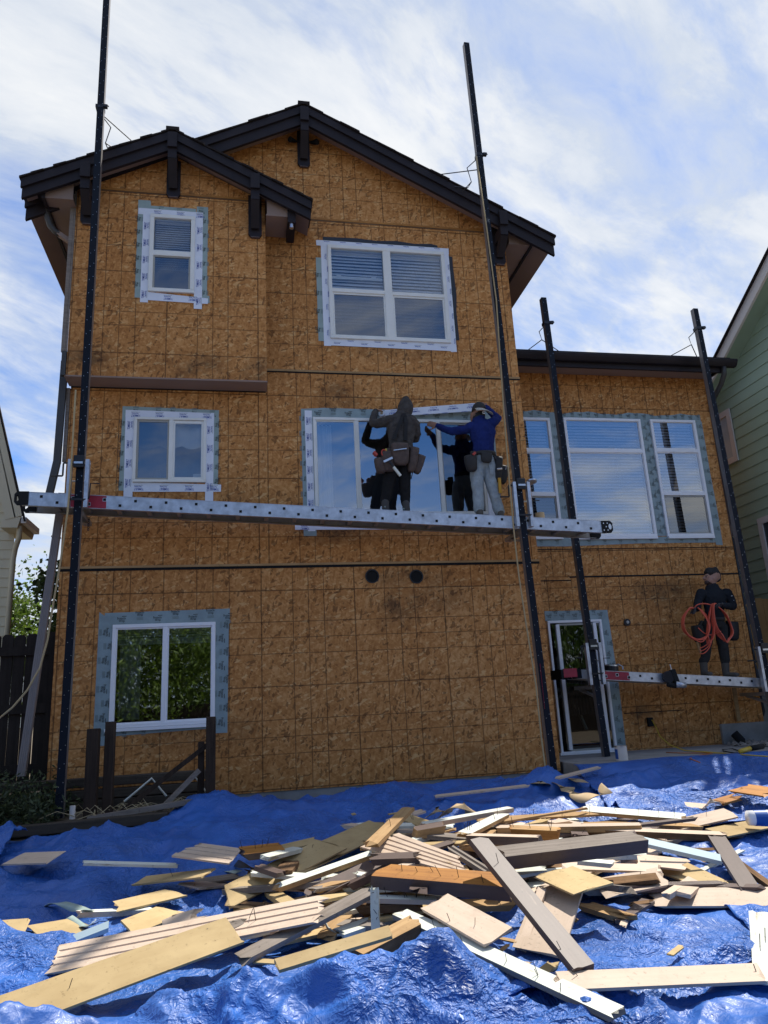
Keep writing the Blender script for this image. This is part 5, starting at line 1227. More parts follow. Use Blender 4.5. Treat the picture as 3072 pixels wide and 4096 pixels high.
BOARDS = [
 # name, material, (px,py,z) x 2, width, thickness, roll, label, options
 (H, TAN, (905, 3590, .20), (1330, 3378, .40), .27, .012, 15, 'long tan hardboard sheet slanting up across the left of the heap', dict(grooves=0, skew=(.5, -.3), nails=2)),
 (H, TAN, (1135, 3480, .30), (1540, 3296, .44), .29, .012, 14, 'tan hardboard with torn end lying above the long tan sheet, in the shade', dict(rag=.02, skew=(.2, -.3))),
 (S, BEIGE, (222, 3838, .13), (1280, 3634, .33), .27, .013, 17, 'longest grooved beige siding board, left of centre with a splintered right end', dict(grooves=3, rag=.025, nails=2)),
 (H, TAN, (-190, 4128, .16), (935, 3722, .30), .25, .013, 19, 'widest tan hardboard in the left foreground, running out of the picture', dict(grooves=0, rag=.012, nails=1)),
 (L_, ORANGE, (1520, 3505, .40), (2028, 3548, .37), .20, .085, 10, 'thick beam with an orange top face in the centre of the heap', dict(edge=BROWN, nails=6, skew=(.4, -.45))),
 (T_, BROWN, (1915, 3365, .62), (2335, 3880, .10), .125, .04, 0, 'long dark brown board slanting down to the right across the heap', dict(nails=2)),
 (L_, GREYWOOD, (2005, 3432, .48), (2560, 3366, .50), .19, .085, 10, 'heavy grey weathered beam at the right of the heap', dict(edge=BROWN)),
 (T_, WHITEB, (1598, 3655, .27), (2478, 4062, .07), .105, .028, 8, 'longest white painted board, running down to the bottom edge', dict(nails=8, edge=GREYWOOD)),
 (S, BEIGE, (1742, 3610, .33), (1996, 3750, .25), .21, .016, 13, 'short beige board with wood grain lying on the long white board', dict(nails=2, rag=.008)),
 (S, BEIGE, (1520, 3362, .49), (1856, 3470, .43), .28, .013, 18, 'pointed grooved beige siding panel high in the middle of the heap', dict(grooves=4, taper=(1, .55), skew=(.5, -1.2))),
 (H, TAN, (2215, 3488, .40), (2372, 3556, .36), .27, .012, 9, 'yellow hardboard square propped on the beige panel right of centre', dict(skew=(.3, .3))),
 (S, BEIGE, (2245, 3540, .33), (2150, 3805, .05), .30, .014, -2, 'beige panel standing out from under the yellow hardboard square', dict(skew=(.2, -.2))),
 (X_, BEIGE, (2170, 3555, .33), (2085, 3800, .06), .055, .02, 0, 'narrow beige batten beside the panel under the yellow square', dict()),
 (S, BEIGE, (2600, 3592, .12), (3140, 3588, .14), .24, .014, 14, 'wide pale beige board running out at the right edge', dict(rag=.03)),
 (H, TAN, (2690, 3470, .20), (2880, 3548, .16), .26, .012, 9, 'frayed yellow board scrap at the right of the heap', dict(rag=.04, taper=(1, .7))),
 (S, BEIGE, (2415, 3552, .18), (2660, 3505, .22), .26, .014, 12, 'beige board with a broken edge left of the frayed yellow scrap', dict(rag=.03)),
 (T_, BROWN, (2866, 3350, .34), (3002, 3560, .16), .13, .03, 4, 'brown board slanting at the far right of the heap', dict()),
 (T_, ROT, (2945, 3448, .22), (3085, 3550, .16), .05, .04, 0, 'strip of rotten reddish wood beside the brown board at the far right', dict(rag=.04)),
 (S, BEIGE, (2232, 3928, .06), (3045, 3893, .08), .135, .016, 16, 'long pale board near the bottom right corner', dict(rag=.012, nails=1)),
 (T_, WHITEB, (3036, 3655, .17), (3066, 3935, .10), .11, .022, 0, 'white board lying away from the camera at the right edge', dict(nails=3)),
 (X_, BROWN, (2478, 3688, .07), (2592, 3605, .12), .09, .02, 6, 'small brown board scrap on the tarp under the wide beige board', dict(taper=(.5, 1))),
 (T_, TAN, (1105, 3865, .22), (1560, 3728, .30), .085, .02, 22, 'narrow tan strip crossing the gap in the front of the heap', dict(rag=.006)),
 (L_, RAW, (1425, 3832, .15), (1660, 3708, .24), .125, .08, 8, 'short weathered beam with a blackened side behind the narrow tan strip', dict(edge=ROT)),
 (T_, WHITEB, (1498, 3552, .40), (1503, 3725, .18), .055, .018, 0, 'short white board pointing at the camera beside the short weathered beam', dict(nails=3)),
 (T_, BROWN, (1228, 3588, .27), (1495, 3462, .38), .13, .025, 16, 'glossy dark brown board under the long tan sheet', dict(skew=(.3, -.3))),
 (T_, WHITEB, (1120, 3548, .29), (1492, 3416, .42), .07, .035, 14, 'narrow white board beside the long tan sheet', dict(edge=RAW)),
 (T_, GREYWOOD, (960, 3838, .17), (1478, 3570, .33), .10, .03, 12, 'long grey board running up from under the front hardboard', dict(rag=.02)),
 (L_, WHITEB, (1690, 3302, .48), (2040, 3238, .50), .07, .04, 8, 'white edged beam at the top of the heap', dict(edge=BEIGE, nails=2)),
 (T_, WHITEB, (1852, 3342, .50), (2010, 3262, .47), .11, .03, 6, 'splintered white board with nails in the upper middle of the heap', dict(nails=7, rag=.03, edge=RAW)),
 (L_, BROWN, (1660, 3332, .46), (1775, 3312, .48), .12, .07, 8, 'short brown block end above the pointed grooved panel', dict(edge=RAW)),
 (T_, RAW, (1905, 3282, .40), (2455, 3250, .40), .10, .02, 12, 'long raw wood strip along the back of the heap', dict(nails=4)),
 (L_, BEIGE, (1990, 3318, .42), (2560, 3308, .40), .08, .05, 8, 'long beige beam behind the grey weathered beam', dict(edge=RAW)),
 (L_, BEIGE, (2330, 3322, .38), (2890, 3346, .34), .09, .05, 8, 'long beige beam ending in rotten wood, right rear of the heap', dict(rag=.04, edge=ROT)),
 (T_, WHITEB, (2332, 3240, .42), (2735, 3272, .39), .12, .035, 16, 'mint white board at the right rear with nails along it', dict(nails=5, edge=RAW)),
 (S, BEIGE, (2705, 3302, .30), (2925, 3252, .30), .24, .014, 10, 'beige board on the tarp right of the mint white board', dict(nails=1)),
 (H, TAN, (2868, 3332, .28), (3105, 3285, .26), .22, .012, 10, 'tan board lying at the right edge below the paint bucket', dict(rag=.02)),
 (L_, RAW, (2045, 3328, .50), (2232, 3336, .48), .11, .075, 6, 'short squared beam end lying behind the grey weathered beam', dict(edge=ORANGE, nails=4)),
 (L_, BEIGE, (1880, 3354, .48), (2160, 3362, .47), .07, .06, 5, 'beige square beam with a chipped end above the brown board', dict(rag=.02, edge=BROWN)),
 (S, BEIGE, (2255, 3466, .28), (2640, 3476, .24), .11, .016, 14, 'long flat beige strip under the grey weathered beam', dict()),
 (S, BEIGE, (2560, 3440, .26), (2740, 3460, .24), .20, .014, 10, 'short cream board right of the grey beam end', dict(rag=.02)),
 (X_, WHITEB, (2320, 3445, .34), (2455, 3458, .32), .07, .03, 8, 'short white block on the beige strip under the grey beam', dict()),
 (S, BEIGE, (748, 3400, .20), (935, 3425, .22), .30, .013, 10, 'grooved beige siding panel in the shade at the left of the heap', dict(grooves=3, skew=(.5, 0))),
 (S, BEIGE, (52, 3436, .16), (222, 3430, .16), .30, .012, 7, 'plain beige panel by itself on the tarp at the left', dict(skew=(-.2, -.3))),
 (H, TAN, (560, 3524, .15), (838, 3492, .17), .17, .012, 9, 'tan board in the shade below the white flashing strip', dict(rag=.01, nails=1)),
 (T_, WHITEB, (335, 3452, .17), (705, 3462, .18), .05, .02, 12, 'long thin white strip on the tarp at the left', dict()),
 (S, BEIGE, (752, 3545, .16), (900, 3535, .18), .20, .013, 8, 'broken grooved siding scraps left of the long tan sheet', dict(grooves=1, rag=.03)),
 (S, GREYWOOD, (790, 3528, .20), (950, 3505, .22), .12, .013, 8, 'grey siding scrap resting on the broken grooved scraps', dict(rag=.02)),
 (L_, ORANGE, (968, 3415, .25), (1125, 3398, .27), .20, .05, 8, 'short thick brown block in the shade behind the long tan sheet', dict(edge=BROWN, nails=4)),
 (T_, WHITEB, (1060, 3432, .28), (1190, 3398, .30), .09, .03, 8, 'short pale board beside the thick brown block', dict()),
 (H, TAN, (1120, 3395, .28), (1270, 3360, .30), .14, .012, 8, 'small tan board behind the torn hardboard', dict(rag=.02)),
 (H, TAN, (465, 3628, .13), (705, 3572, .16), .19, .012, 9, 'tan board scrap with an angled end above the white bar', dict(skew=(.3, -.4))),
 (H, TAN, (510, 3712, .12), (690, 3640, .17), .21, .012, 12, 'tan board scrap poking out over the longest grooved board', dict(skew=(.4, -.3))),
 (L_, WHITEB, (312, 3656, .16), (612, 3644, .19), .05, .035, 6, 'white square bar with a splintered end, left foreground', dict(rag=.02, edge=BEIGE)),
 (H, TAN, (135, 3735, .10), (335, 3700, .13), .27, .012, 10, 'tan board half under the white bar at the left', dict(skew=(.2, -.3))),
 (H, TAN, (-80, 3735, .13), (100, 3722, .15), .28, .012, 14, 'tan board cut off by the left edge of the picture', dict(skew=(0, -.2))),
 (X_, BEIGE, (680, 3688, .20), (795, 3655, .22), .11, .012, 20, 'small broken beige siding scrap on the longest grooved board', dict(rag=.04)),
 (X_, GREYWOOD, (868, 3720, .31), (955, 3690, .32), .11, .004, 20, 'torn grey brown flake at the end of the widest tan hardboard', dict(rag=.035, taper=(1, .5))),
 (T_, BEIGE, (1740, 3186, .44), (2110, 3143, .46), .07, .016, 10, 'long pale board lying along the foundation by the tall pole', dict()),
 (X_, ORANGE, (2955, 3152, .50), (3090, 3172, .48), .26, .014, 10, 'orange strand board scrap at the right edge by the patio tarp', dict(rag=.03)),
 (X_, ORANGE, (2865, 3212, .40), (2950, 3188, .44), .16, .02, 8, 'splintered orange board left of the strand board scrap', dict(rag=.04)),
 (S, BEIGE, (2612, 3210, .40), (2825, 3228, .38), .12, .016, 14, 'pale board on the sunlit tarp below the patio', dict()),
 (T_, BEIGE, (2230, 3112, .62), (2395, 3070, .66), .06, .02, 8, 'thin pale board on the tarp by the foot of the tall pole', dict()),
 (T_, BROWN, (1560, 3470, .40), (1400, 3545, .30), .07, .05, 5, 'dark board in the shadow under the pointed grooved panel', dict()),
 (T_, GREYWOOD, (1800, 3395, .47), (1955, 3492, .38), .06, .035, 8, 'grey grooved stick between the pointed panel and the brown board', dict(grooves=1)),
 (T_, WHITEB, (1470, 3595, .29), (1750, 3602, .28), .06, .03, 10, 'white nailed strip under the thick orange topped beam', dict(nails=6, edge=BEIGE)),
 (T_, ROT, (1430, 3630, .24), (1660, 3618, .24), .10, .05, 6, 'rotten dark board behind the short white board', dict(rag=.03)),
 (T_, WHITEB, (2060, 3498, .36), (2175, 3478, .36), .10, .02, 8, 'short cream board under the heavy grey beam', dict()),
 (X_, TAN, (2170, 3890, .07), (2215, 3855, .10), .06, .012, 8, 'tiny tan scrap beside the long pale board in front', dict(rag=.02)),
 (X_, RAW, (2330, 3620, .12), (2500, 3672, .09), .10, .03, 6, 'splintered raw board under the wide pale beige board', dict(rag=.05)),
 (X_, ROT, (2520, 3625, .12), (2595, 3615, .13), .05, .03, 6, 'dark rotten chunk above the small brown scrap', dict(rag=.03)),
 (T_, RAW, (1990, 3290, .44), (2330, 3236, .45), .05, .018, 8, 'thin splintered stick across the back of the heap', dict(rag=.05, taper=(1, .4))),
 (T_, BEIGE, (1560, 3285, .42), (1690, 3245, .44), .08, .02, 10, 'pale board end at the upper left of the heap', dict(nails=4)),
 (T_, TAN, (1600, 3262, .42), (1740, 3310, .44), .14, .014, 9, 'tan hardboard scrap at the upper left of the heap', dict(rag=.02, nails=3)),
]
def tarp_top(x, y):
    z = tarp_main_z(x, y, 0, 0)
    t = (y-3.5)/3.5; s = (x-2.75-.9*t)/3.4
    if 0 < t < 1 and 0 < s < 1: z = max(z, far_z(x, y, s, t))
    if 2.95 < y < 4.5 and -3.2 < x < 4.0: z = max(z, front_z(x, y, 0, 0))
    return z
def settle(a, b, th):
    """lift a board until it lies on the tarp under it, keeping it where the photograph shows it"""
    za, zb = a[2], b[2]
    for _ in range(4):
        p, q = pZ(a[0], a[1], za), pZ(b[0], b[1], zb)
        za = max(za, tarp_top(p.x, p.y)+th*.6+.01); zb = max(zb, tarp_top(q.x, q.y)+th*.6+.01)
        p, q = pZ(a[0], a[1], za), pZ(b[0], b[1], zb); lack = 0
        for f in np.linspace(.15, .85, 7):
            r = p.lerp(q, f); lack = max(lack, tarp_top(r.x, r.y)+th*.5-r.z)
        k = .9 if th > .02 and (q-p).length > .9 else .55
        za += lack*k; zb += lack*k
    return pZ(a[0], a[1], za), pZ(b[0], b[1], zb)
for (nm, mt, a, b, w, th, roll, lab, opt) in BOARDS:
    cat = {'siding_board': 'siding', 'hardboard_sheet': 'hardboard', 'trim_board': 'board', 'lumber_beam': 'beam', 'wood_scrap': 'scrap'}[nm]
    pa, pb = settle(a, b, th)
    board(nm, mt, pa, pb, w, th, roll, lab, cat, 'torn off boards heaped on the tarp', **opt)
# the rest of the heap: pieces seen only as ends and edges between the big boards
FILL = [(BEIGE, 'beige'), (RAW, 'raw'), (GREYWOOD, 'grey'), (BROWN, 'brown'), (TAN, 'tan'), (WHITEB, 'white'), (ROT, 'rotten')]
for k in range(200):
    mt, nmm = FILL[k % 7]
    if k % 4 < 2: px, py = 1480+1000*rng.random(), 3290+270*rng.random()
    elif k % 4 == 2: px, py = 980+800*rng.random(), 3460+240*rng.random()
    else: px, py = 2150+750*rng.random(), 3290+270*rng.random()
    g = pZ(px, py, .30); cx = (g-Vector((1.1, 6.0, .3))); dd = math.hypot(cx.x/2.3, cx.y/1.7); z = tarp_top(g.x, g.y)+.03+max(0, .28*(1-dd))*rng.random()
    c = pZ(px, py, z); a = rng.normal()*.4+(0 if rng.random() < .75 else 1.2); L = (.3+.55*rng.random())*(1 if k % 3 else 1.8); dv = Vector((math.cos(a), math.sin(a), rng.normal()*.05))
    board(X_, mt, c-dv*L/2, c+dv*L/2, .05+.09*rng.random(), .014+.03*rng.random(), 8*rng.random(),
          {'beige': 'pale beige splinter board wedged low in the heap', 'raw': 'raw wood splinter wedged low in the heap', 'grey': 'grey weathered splinter board wedged low in the heap', 'brown': 'dark brown board end wedged low in the heap',
           'tan': 'tan hardboard splinter wedged low in the heap', 'white': 'white painted board end wedged low in the heap', 'rotten': 'rotten dark splinter wedged low in the heap'}[nmm], 'scrap', nmm+' splinters wedged low in the heap', rag=.03, nails=1 if k % 3 == 0 else 0)
for k in range(26):
    px, py = 700+2200*rng.random(), 3330+480*rng.random(); c = pZ(px, py, .22); c.z = gz(c.x, c.y)+.13; a = rng.random()*PI; dv = Vector((math.cos(a), math.sin(a), 0))*(.03+.05*rng.random())
    board('wood_chip', [RAW, TAN, BEIGE][k % 3], c-dv, c+dv, .02+.03*rng.random(), .008, 10, ['raw', 'tan', 'beige'][k % 3]+' wood chip scattered about the heap', 'wood chip', ['raw', 'tan', 'beige'][k % 3]+' wood chips scattered over the tarp', rag=.012)
# metal and tape pieces
BLUEM = mat('pale_blue_metal', (.42, .52, .56), .4, metal=.25)
def flashing(nm, pts, w, th, roll, lab, mt, cat='flashing'):
    m = MB(); P = [pZ(*p) for p in pts]
    for a, b in zip(P, P[1:]):
        d = (b-a).normalized(); s = d.cross(Vector((0, 0, 1))).normalized(); s = s if s.y > 0 else -s; r = math.radians(roll); s = s*math.cos(r)+Vector((0, 0, 1))*math.sin(r); n = s.cross(d).normalized(); n = n if n.z > 0 else -n
        m.prism([a-s*w/2, b-s*w/2, b+s*w/2, a+s*w/2], n*th); m.prism([a-s*w/2, b-s*w/2, b-s*w/2-Vector((0, 0, w*.45)), a-s*w/2-Vector((0, 0, w*.45))], n*.003)
    o = m.build(nm, mt); tag(o, lab, cat); return o
flashing('metal_flashing', [(2563, 3358, .40), (2883, 3432, .28)], .06, .003, 40, 'pale blue metal flashing from the grey beam to the brown board at right', BLUEM)
flashing('metal_flashing', [(104, 3828, .10), (435, 3698, .22)], .055, .003, 35, 'pale blue metal flashing lying across boards in the left foreground', BLUEM)
def ribbon(nm, pts, w, lab, mt, cat, twist=0, side=None):
    """a limp strip laid along smooth points"""
    P = [pZ(*q) for q in pts]; out = []; n = len(P)
    for i in range(n-1):
        a, b, c, d = P[max(i-1, 0)], P[i], P[i+1], P[min(i+2, n-1)]
        for t in np.linspace(0, 1, 9)[:-1]: out.append(.5*((2*b)+(c-a)*t+(2*a-5*b+4*c-d)*t*t+(3*b-a-3*c+d)*t**3))
    out.append(P[-1]); m = MB(); L = []
    for i, q in enumerate(out):
        t = (out[min(i+1, len(out)-1)]-out[max(i-1, 0)]).normalized(); s = Vector(side).normalized() if side else t.cross(Vector((0, 0, 1))).normalized()
        if s.y < 0: s = -s
        s = (s+Vector((0, 0, .25+twist*math.sin(i*.35)))).normalized(); L.append((q-s*w/2, q+s*w/2))
    for (a, b), (c, d) in zip(L, L[1:]): m.quad(a, c, d, b)
    o = m.build(nm, mt, None, True); o.modifiers.new('thickness', 'SOLIDIFY').thickness = .003
    return tag(o, lab, cat)
ribbon('tape_scrap', [(172, 3668, .12), (185, 3625, .20), (235, 3612, .25), (300, 3632, .22), (362, 3640, .24)], .06, 'curled green tape scrap at the left of the heap', TAPEG, 'tape scrap', .5)
ribbon('tape_scrap', [(275, 3668, .20), (320, 3700, .17), (350, 3702, .18), (372, 3690, .21)], .05, 'printed green tape strip bent under the white bar', TAPEG, 'tape scrap', .4)
ribbon('tape_scrap', [(780, 3480, .24), (870, 3474, .25), (955, 3488, .24)], .08, 'green tape wrapped wood piece in the shade at the left', TAPEG, 'tape scrap', .2)
ribbon('plastic_wrap', [(925, 3440, .27), (970, 3462, .30), (1030, 3478, .28)], .06, 'crumpled clear plastic wrap beside the green taped piece', TAPEK, 'plastic', .6)
ribbon('kraft_paper', [(2215, 3140, .50), (2262, 3150, .54), (2300, 3178, .48), (2350, 3192, .46), (2400, 3178, .50), (2428, 3150, .56)], .17, 'curled brown paper strip right of the tall pole foot', KRAFT, 'paper', .3)
ribbon('kraft_paper', [(2205, 3120, .52), (2270, 3108, .58), (2330, 3130, .56)], .14, 'brown paper strip lying behind the tall pole foot', KRAFT, 'paper', .2)
ribbon('kraft_paper', [(2105, 3168, .44), (2125, 3138, .54), (2165, 3128, .58), (2195, 3150, .48)], .16, 'arched brown paper left of the tall pole foot', KRAFT, 'paper', .2)
ribbon('kraft_paper', [(1775, 3262, .42), (1800, 3232, .50), (1850, 3222, .53), (1890, 3240, .48), (1905, 3262, .41)], .20, 'arched brown paper curl behind the top of the heap', KRAFT, 'paper', .2)
ribbon('kraft_paper', [(1720, 3262, .42), (1745, 3238, .49), (1780, 3250, .45)], .12, 'small brown paper curl left of the arched one', KRAFT, 'paper', .3)
ribbon('kraft_paper', [(1245, 3214, .42), (1290, 3200, .46), (1335, 3208, .43)], .14, 'flat brown paper piece at the foundation, left one', KRAFT, 'paper', .2)
ribbon('kraft_paper', [(2818, 3225, .40), (2845, 3200, .46), (2870, 3215, .42)], .10, 'folded pale paper scrap beside the pale board on the sunlit tarp', BEIGE, 'paper', .3)
def bucket_things():
    LBL = mat('blue_can_label', (.02, .09, .33), .4)
    c = pZ(2606, 3055, .66); t = thing('paint_can', 'white and blue paint can standing on the patio', 'paint can', c); c = Vector((c.x, c.y, .657)); c.y = max(c.y, 9.2)
    m = MB(); m.cyl(c+Vector((0, 0, .085)), (0, 0, 1), .077, .17, 24, 0); m.build('can', [PINKW], t, False)
    for a0, a1 in ((-.5, .35), (2.6, 3.5)):
        m = MB(); n = 8
        for k in range(n):
            a, b = a0+(a1-a0)*k/n, a0+(a1-a0)*(k+1)/n; P = lambda q, z: c+Vector((.0785*math.cos(q), .0785*math.sin(q)*1.0, z)); m.quad(P(-a, .02), P(-b, .02), P(-b, .14), P(-a, .14))
        m.build('label', LBL, t)
    m = MB(); m.cyl(c+Vector((0, 0, .173)), (0, 0, 1), .081, .014, 24); m.build('rim', STEEL, t)
    c = pZ(3000, 3272, .36); t = thing('plastic_bucket', 'white bucket with a blue label lying on its side at the right', 'bucket', c)
    ax = Vector((1, -.25, -.05)).normalized()
    m = MB(); m.tube([c-ax*.02, c+ax*.19], [.062, .07], 20); m.build('bucket_body', VINYL2, t, True)
    m = MB(); m.tube([c+ax*.03, c+ax*.14], [.066, .0695], 20, cap=False); m.build('label', LBL, t)
    m = MB(); m.text('PRIMER' if False else 'PAINT', (0, 0, -50), (1, 0, 0), (0, 0, 1), .01) if False else None
bucket_things()
def cords():
    m = MB()
    pts = [pY(2608, 2880, 10.53), pY(2622, 2905, 10.45), pY(2640, 2945, 10.3), pY(2680, 2980, 10.1), pZ(2740, 3002, .668), pZ(2850, 3010, .668), pZ(2960, 3018, .668), pZ(3100, 3028, .668)]
    m.tube(pts, .008, 6); tag(m.build('extension_cord', YCORD, None, True), 'yellow extension cord plugged into the wing wall and lying on the patio', 'cord')
    m = MB(); m.tube([pZ(2665, 3010, .668), pZ(2720, 3012, .668), pZ(2800, 3012, .668), pZ(2850, 3012, .67), pZ(2780, 3025, .668), pZ(2760, 3035, .668), pZ(2800, 3050, .668)], .007, 6); tag(m.build('extension_cord', OCORD, None, True), 'thin dull orange cord looped on the patio', 'cord')
    m = MB(); m.tube([pZ(2985, 3008, .68), pZ(2940, 3012, .67), pZ(2895, 3005, .67), pZ(2890, 2998, .67), pZ(2930, 2995, .67), pZ(2960, 3004, .67)], .008, 6, 0); m.tube([pZ(2962, 3006, .70), pZ(3000, 2994, .71)], .03, 8, 1); m.tube([pZ(3000, 2994, .71), pZ(3050, 2985, .72)], .035, 8, 0)
    tag(m.build('power_tool', [HOLEK, YCORD], None, True), 'yellow and black power tool with its cord on the patio', 'tool')
    m = MB(); c = pY(2955, 2960, 10.45); m.tube([c+Vector((-.06, 0, .10)), c+Vector((-.02, -.05, .02)), c+Vector((.05, -.15, -.16)), c+Vector((.1, -.25, -.25))], .065, 12); tag(m.build('drain_pipe', HOLEK, None, True), 'black corrugated drain pipe end by the wing foundation', 'pipe')
    m = MB(); P = [pZ(1262, 3622, .33), pZ(1285, 3660, .26), pZ(1310, 3710, .18), pZ(1350, 3740, .15), pZ(1420, 3738, .15)]; m.tube(P, .008, 6); tag(m.build('caulk_string', WHITEB, None, True), 'white string of old sealant hanging from the longest grooved board', 'sealant')
    m = MB(); c = pZ(35, 3515, .15)
    for k in range(10): m.tri = None; a = rng.normal(size=3)*.03; b = rng.normal(size=3)*.05; d = rng.normal(size=3)*.05; q = c+Vector((a[0], a[1], .05+abs(a[2]))); m.poly([q, q+Vector(b), q+Vector(d)])
    tag(m.build('plastic_scrap', VINYL2), 'small crumpled clear plastic scrap on the tarp at the left edge', 'plastic')
cords()
# ------------------------------------------------------------------ people
SKIN = mat('skin', (.36, .20, .14), .55, spec=.35)
SKIND = mat('tanned_skin', (.30, .155, .10), .55, spec=.35)
HAIR = mat('dark_hair', (.012, .010, .009), .7)
BEARD = mat('dark_beard', (.055, .030, .022), .8)
HOODIE = mat('dark_grey_hoodie', (.068, .062, .058), .95, spec=.1, var=.3, vscale=14, bump=(16, 1, .02))
BLACKP = mat('black_trousers', (.017, .017, .018), .95, spec=.1, bump=(14, .6, .012))
BOOTG = mat('grey_boot', (.05, .048, .046), .8)
BLUESH = mat('navy_shirt', (.014, .026, .13), .9, spec=.15, var=.2, vscale=9, bump=(11, .8, .016))
JEANS = mat('washed_jeans', (.30, .345, .365), .95, spec=.1, var=.22, vscale=11, bump=(15, .8, .014))
BLACKSH = mat('black_sweater', (.020, .023, .028), .95, spec=.1, bump=(14, .6, .012))
DKTROU = mat('charcoal_trousers', (.036, .036, .034), .95, spec=.1, bump=(14, .6, .012))
BOOTB = mat('dusty_boot', (.085, .075, .062), .85)
GLOVE = mat('grey_glove', (.06, .06, .06), .85)
LEATHER = mat('brown_leather', (.075, .050, .040), .7, var=.35, vscale=18, bump=(22, .5, .008))
LEATHK = mat('black_leather', (.018, .016, .015), .65, var=.3, vscale=18, bump=(22, .4, .006))
STRAP = mat('black_strap', (.008, .008, .009), .8)
CAPG = mat('charcoal_cap', (.03, .03, .03), .9)
CAPB = mat('pale_cap_brim', (.46, .44, .38), .8)
def figure(label, chains, mats, loc, vox=.0065, wr=.009):
    """chains: (zone, [(P, r or (r_side, r_depth))...], side axis); merged into one skin, then coloured by the nearest chain"""
    V, Fc = [], []; segs = []
    for zone, pts, ax in chains:
        P = [Vector(p) for p, r in pts]; R = [(r, r) if not hasattr(r, '__len__') else r for p, r in pts]
        n = len(P); t0 = (P[1]-P[0]).normalized(); t1 = (P[-1]-P[-2]).normalized()
        ex = []
        for f, k in ((.97, .25), (.82, .58), (.5, .87)): ex.append((P[0]-t0*min(R[0])*f, (R[0][0]*k, R[0][1]*k)))
        full = ex+list(zip(P, R))
        for f, k in ((.5, .87), (.82, .58), (.97, .25)): full.append((P[-1]+t1*min(R[-1])*f, (R[-1][0]*k, R[-1][1]*k)))
        ns = 16; base = len(V); a = Vector(ax) if ax else None
        for i, (p, (ra, rb)) in enumerate(full):
            t = (full[min(i+1, len(full)-1)][0]-full[max(i-1, 0)][0]).normalized()
            if a is None: a = t.cross(Vector((0, 0, 1)) if abs(t.z) < .9 else Vector((1, 0, 0)))
            aa = (a-t*a.dot(t)).normalized(); b = t.cross(aa)
            for k in range(ns): th = 2*PI*k/ns; V.append(tuple(p+aa*ra*math.cos(th)+b*rb*math.sin(th)))
        for i in range(len(full)-1):
            for k in range(ns): j = (k+1) % ns; Fc.append((base+i*ns+k, base+i*ns+j, base+(i+1)*ns+j, base+(i+1)*ns+k))
        Fc.append(tuple(base+k for k in range(ns-1, -1, -1))); e = base+(len(full)-1)*ns; Fc.append(tuple(e+k for k in range(ns)))
        for i in range(n-1): segs.append((zone, np.array(P[i]), np.array(P[i+1]), sum(R[i])/2, sum(R[i+1])/2))
    me = bpy.data.meshes.new('tmp'); me.from_pydata(V, [], Fc); o = bpy.data.objects.new('tmp', me); COL.objects.link(o)
    bm = bmesh.new(); bm.from_mesh(me); bmesh.ops.recalc_face_normals(bm, faces=bm.faces); bm.to_mesh(me); bm.free()
    rm = o.modifiers.new('r', 'REMESH'); rm.mode = 'VOXEL'; rm.voxel_size = vox
    sm = o.modifiers.new('s', 'SMOOTH'); sm.factor = .5; sm.iterations = 4
    dg = bpy.context.evaluated_depsgraph_get(); dg.update(); m2 = bpy.data.meshes.new_from_object(o.evaluated_get(dg)); bpy.data.objects.remove(o)
    m2.name = 'person'; nv = len(m2.vertices)
    co = np.empty(nv*3); m2.vertices.foreach_get('co', co); co = co.reshape(-1, 3); no = np.empty(nv*3); m2.vertices.foreach_get('normal', no); no = no.reshape(-1, 3)
    best = np.full(nv, 1e9); zi = np.zeros(nv, int); names = list(mats)
    for zone, a, b, ra, rb in segs:
        ab = b-a; t = np.clip(((co-a)@ab)/max(1e-9, ab@ab), 0, 1); d = np.linalg.norm(co-(a+t[:, None]*ab), axis=1)/(ra+(rb-ra)*t)
        k = d < best; best[k] = d[k]; zi[k] = names.index(zone)
    cloth = np.array([z.startswith('c_') for z in names])[zi]
    dis = np.array([mnoise.noise((p[0]*13, p[1]*13, p[2]*9))+.6*mnoise.noise((p[0]*30, p[1]*30, p[2]*22)) if c else 0 for p, c in zip(co, cloth)])
    co = co+no*(dis*wr)[:, None]; m2.vertices.foreach_set('co', co.ravel())
    m2.materials.clear()
    for z in names: m2.materials.append(mats[z])
    fi = [int(np.bincount(zi[list(p.vertices)]).argmax()) for p in m2.polygons]
    m2.polygons.foreach_set('material_index', fi); m2.polygons.foreach_set('use_smooth', [True]*len(fi))
    loc = Vector(loc); m2.transform(Matrix.Translation(-loc)); ob = bpy.data.objects.new('person', m2); COL.objects.link(ob); ob.location = loc
    return tag(ob, label, 'person')
def hand(zone, wrist, tip, palm_n, curl=.5, thumb=1, s=1.0):
    """palm, four unequal bent fingers and a thumb from its side"""
    w, t = Vector(wrist), Vector(tip); d = (t-w).normalized(); n = Vector(palm_n); n = (n-d*n.dot(d)).normalized(); x = d.cross(n)
    out = [(zone, [(w, (.030*s, .021*s)), (w+d*.045*s, (.040*s, .017*s)), (w+d*.085*s, (.041*s, .014*s))], x)]
    for k, (off, L) in enumerate(((-.031, .062), (-.011, .074), (.010, .070), (.030, .055))):
        b = w+d*.086*s+x*off*s; a1 = curl*.6; a2 = curl*1.5
        p1 = b+(d*math.cos(a1)+n*math.sin(a1))*L*.5*s; p2 = p1+(d*math.cos(a2)+n*math.sin(a2))*L*.5*s
        out.append((zone, [(b-d*.01, .0098*s), (p1, .0092*s), (p2, .0080*s)], None))
    b = w+d*.03*s-x*.034*s*thumb; p1 = b+(d*.6-x*.65*thumb+n*.25).normalized()*.036*s; p2 = p1+(d*.85-x*.2*thumb+n*.4).normalized()*.032*s
    out.append((zone, [(b, .013*s), (p1, .0112*s), (p2, .0090*s)], None))
    return out
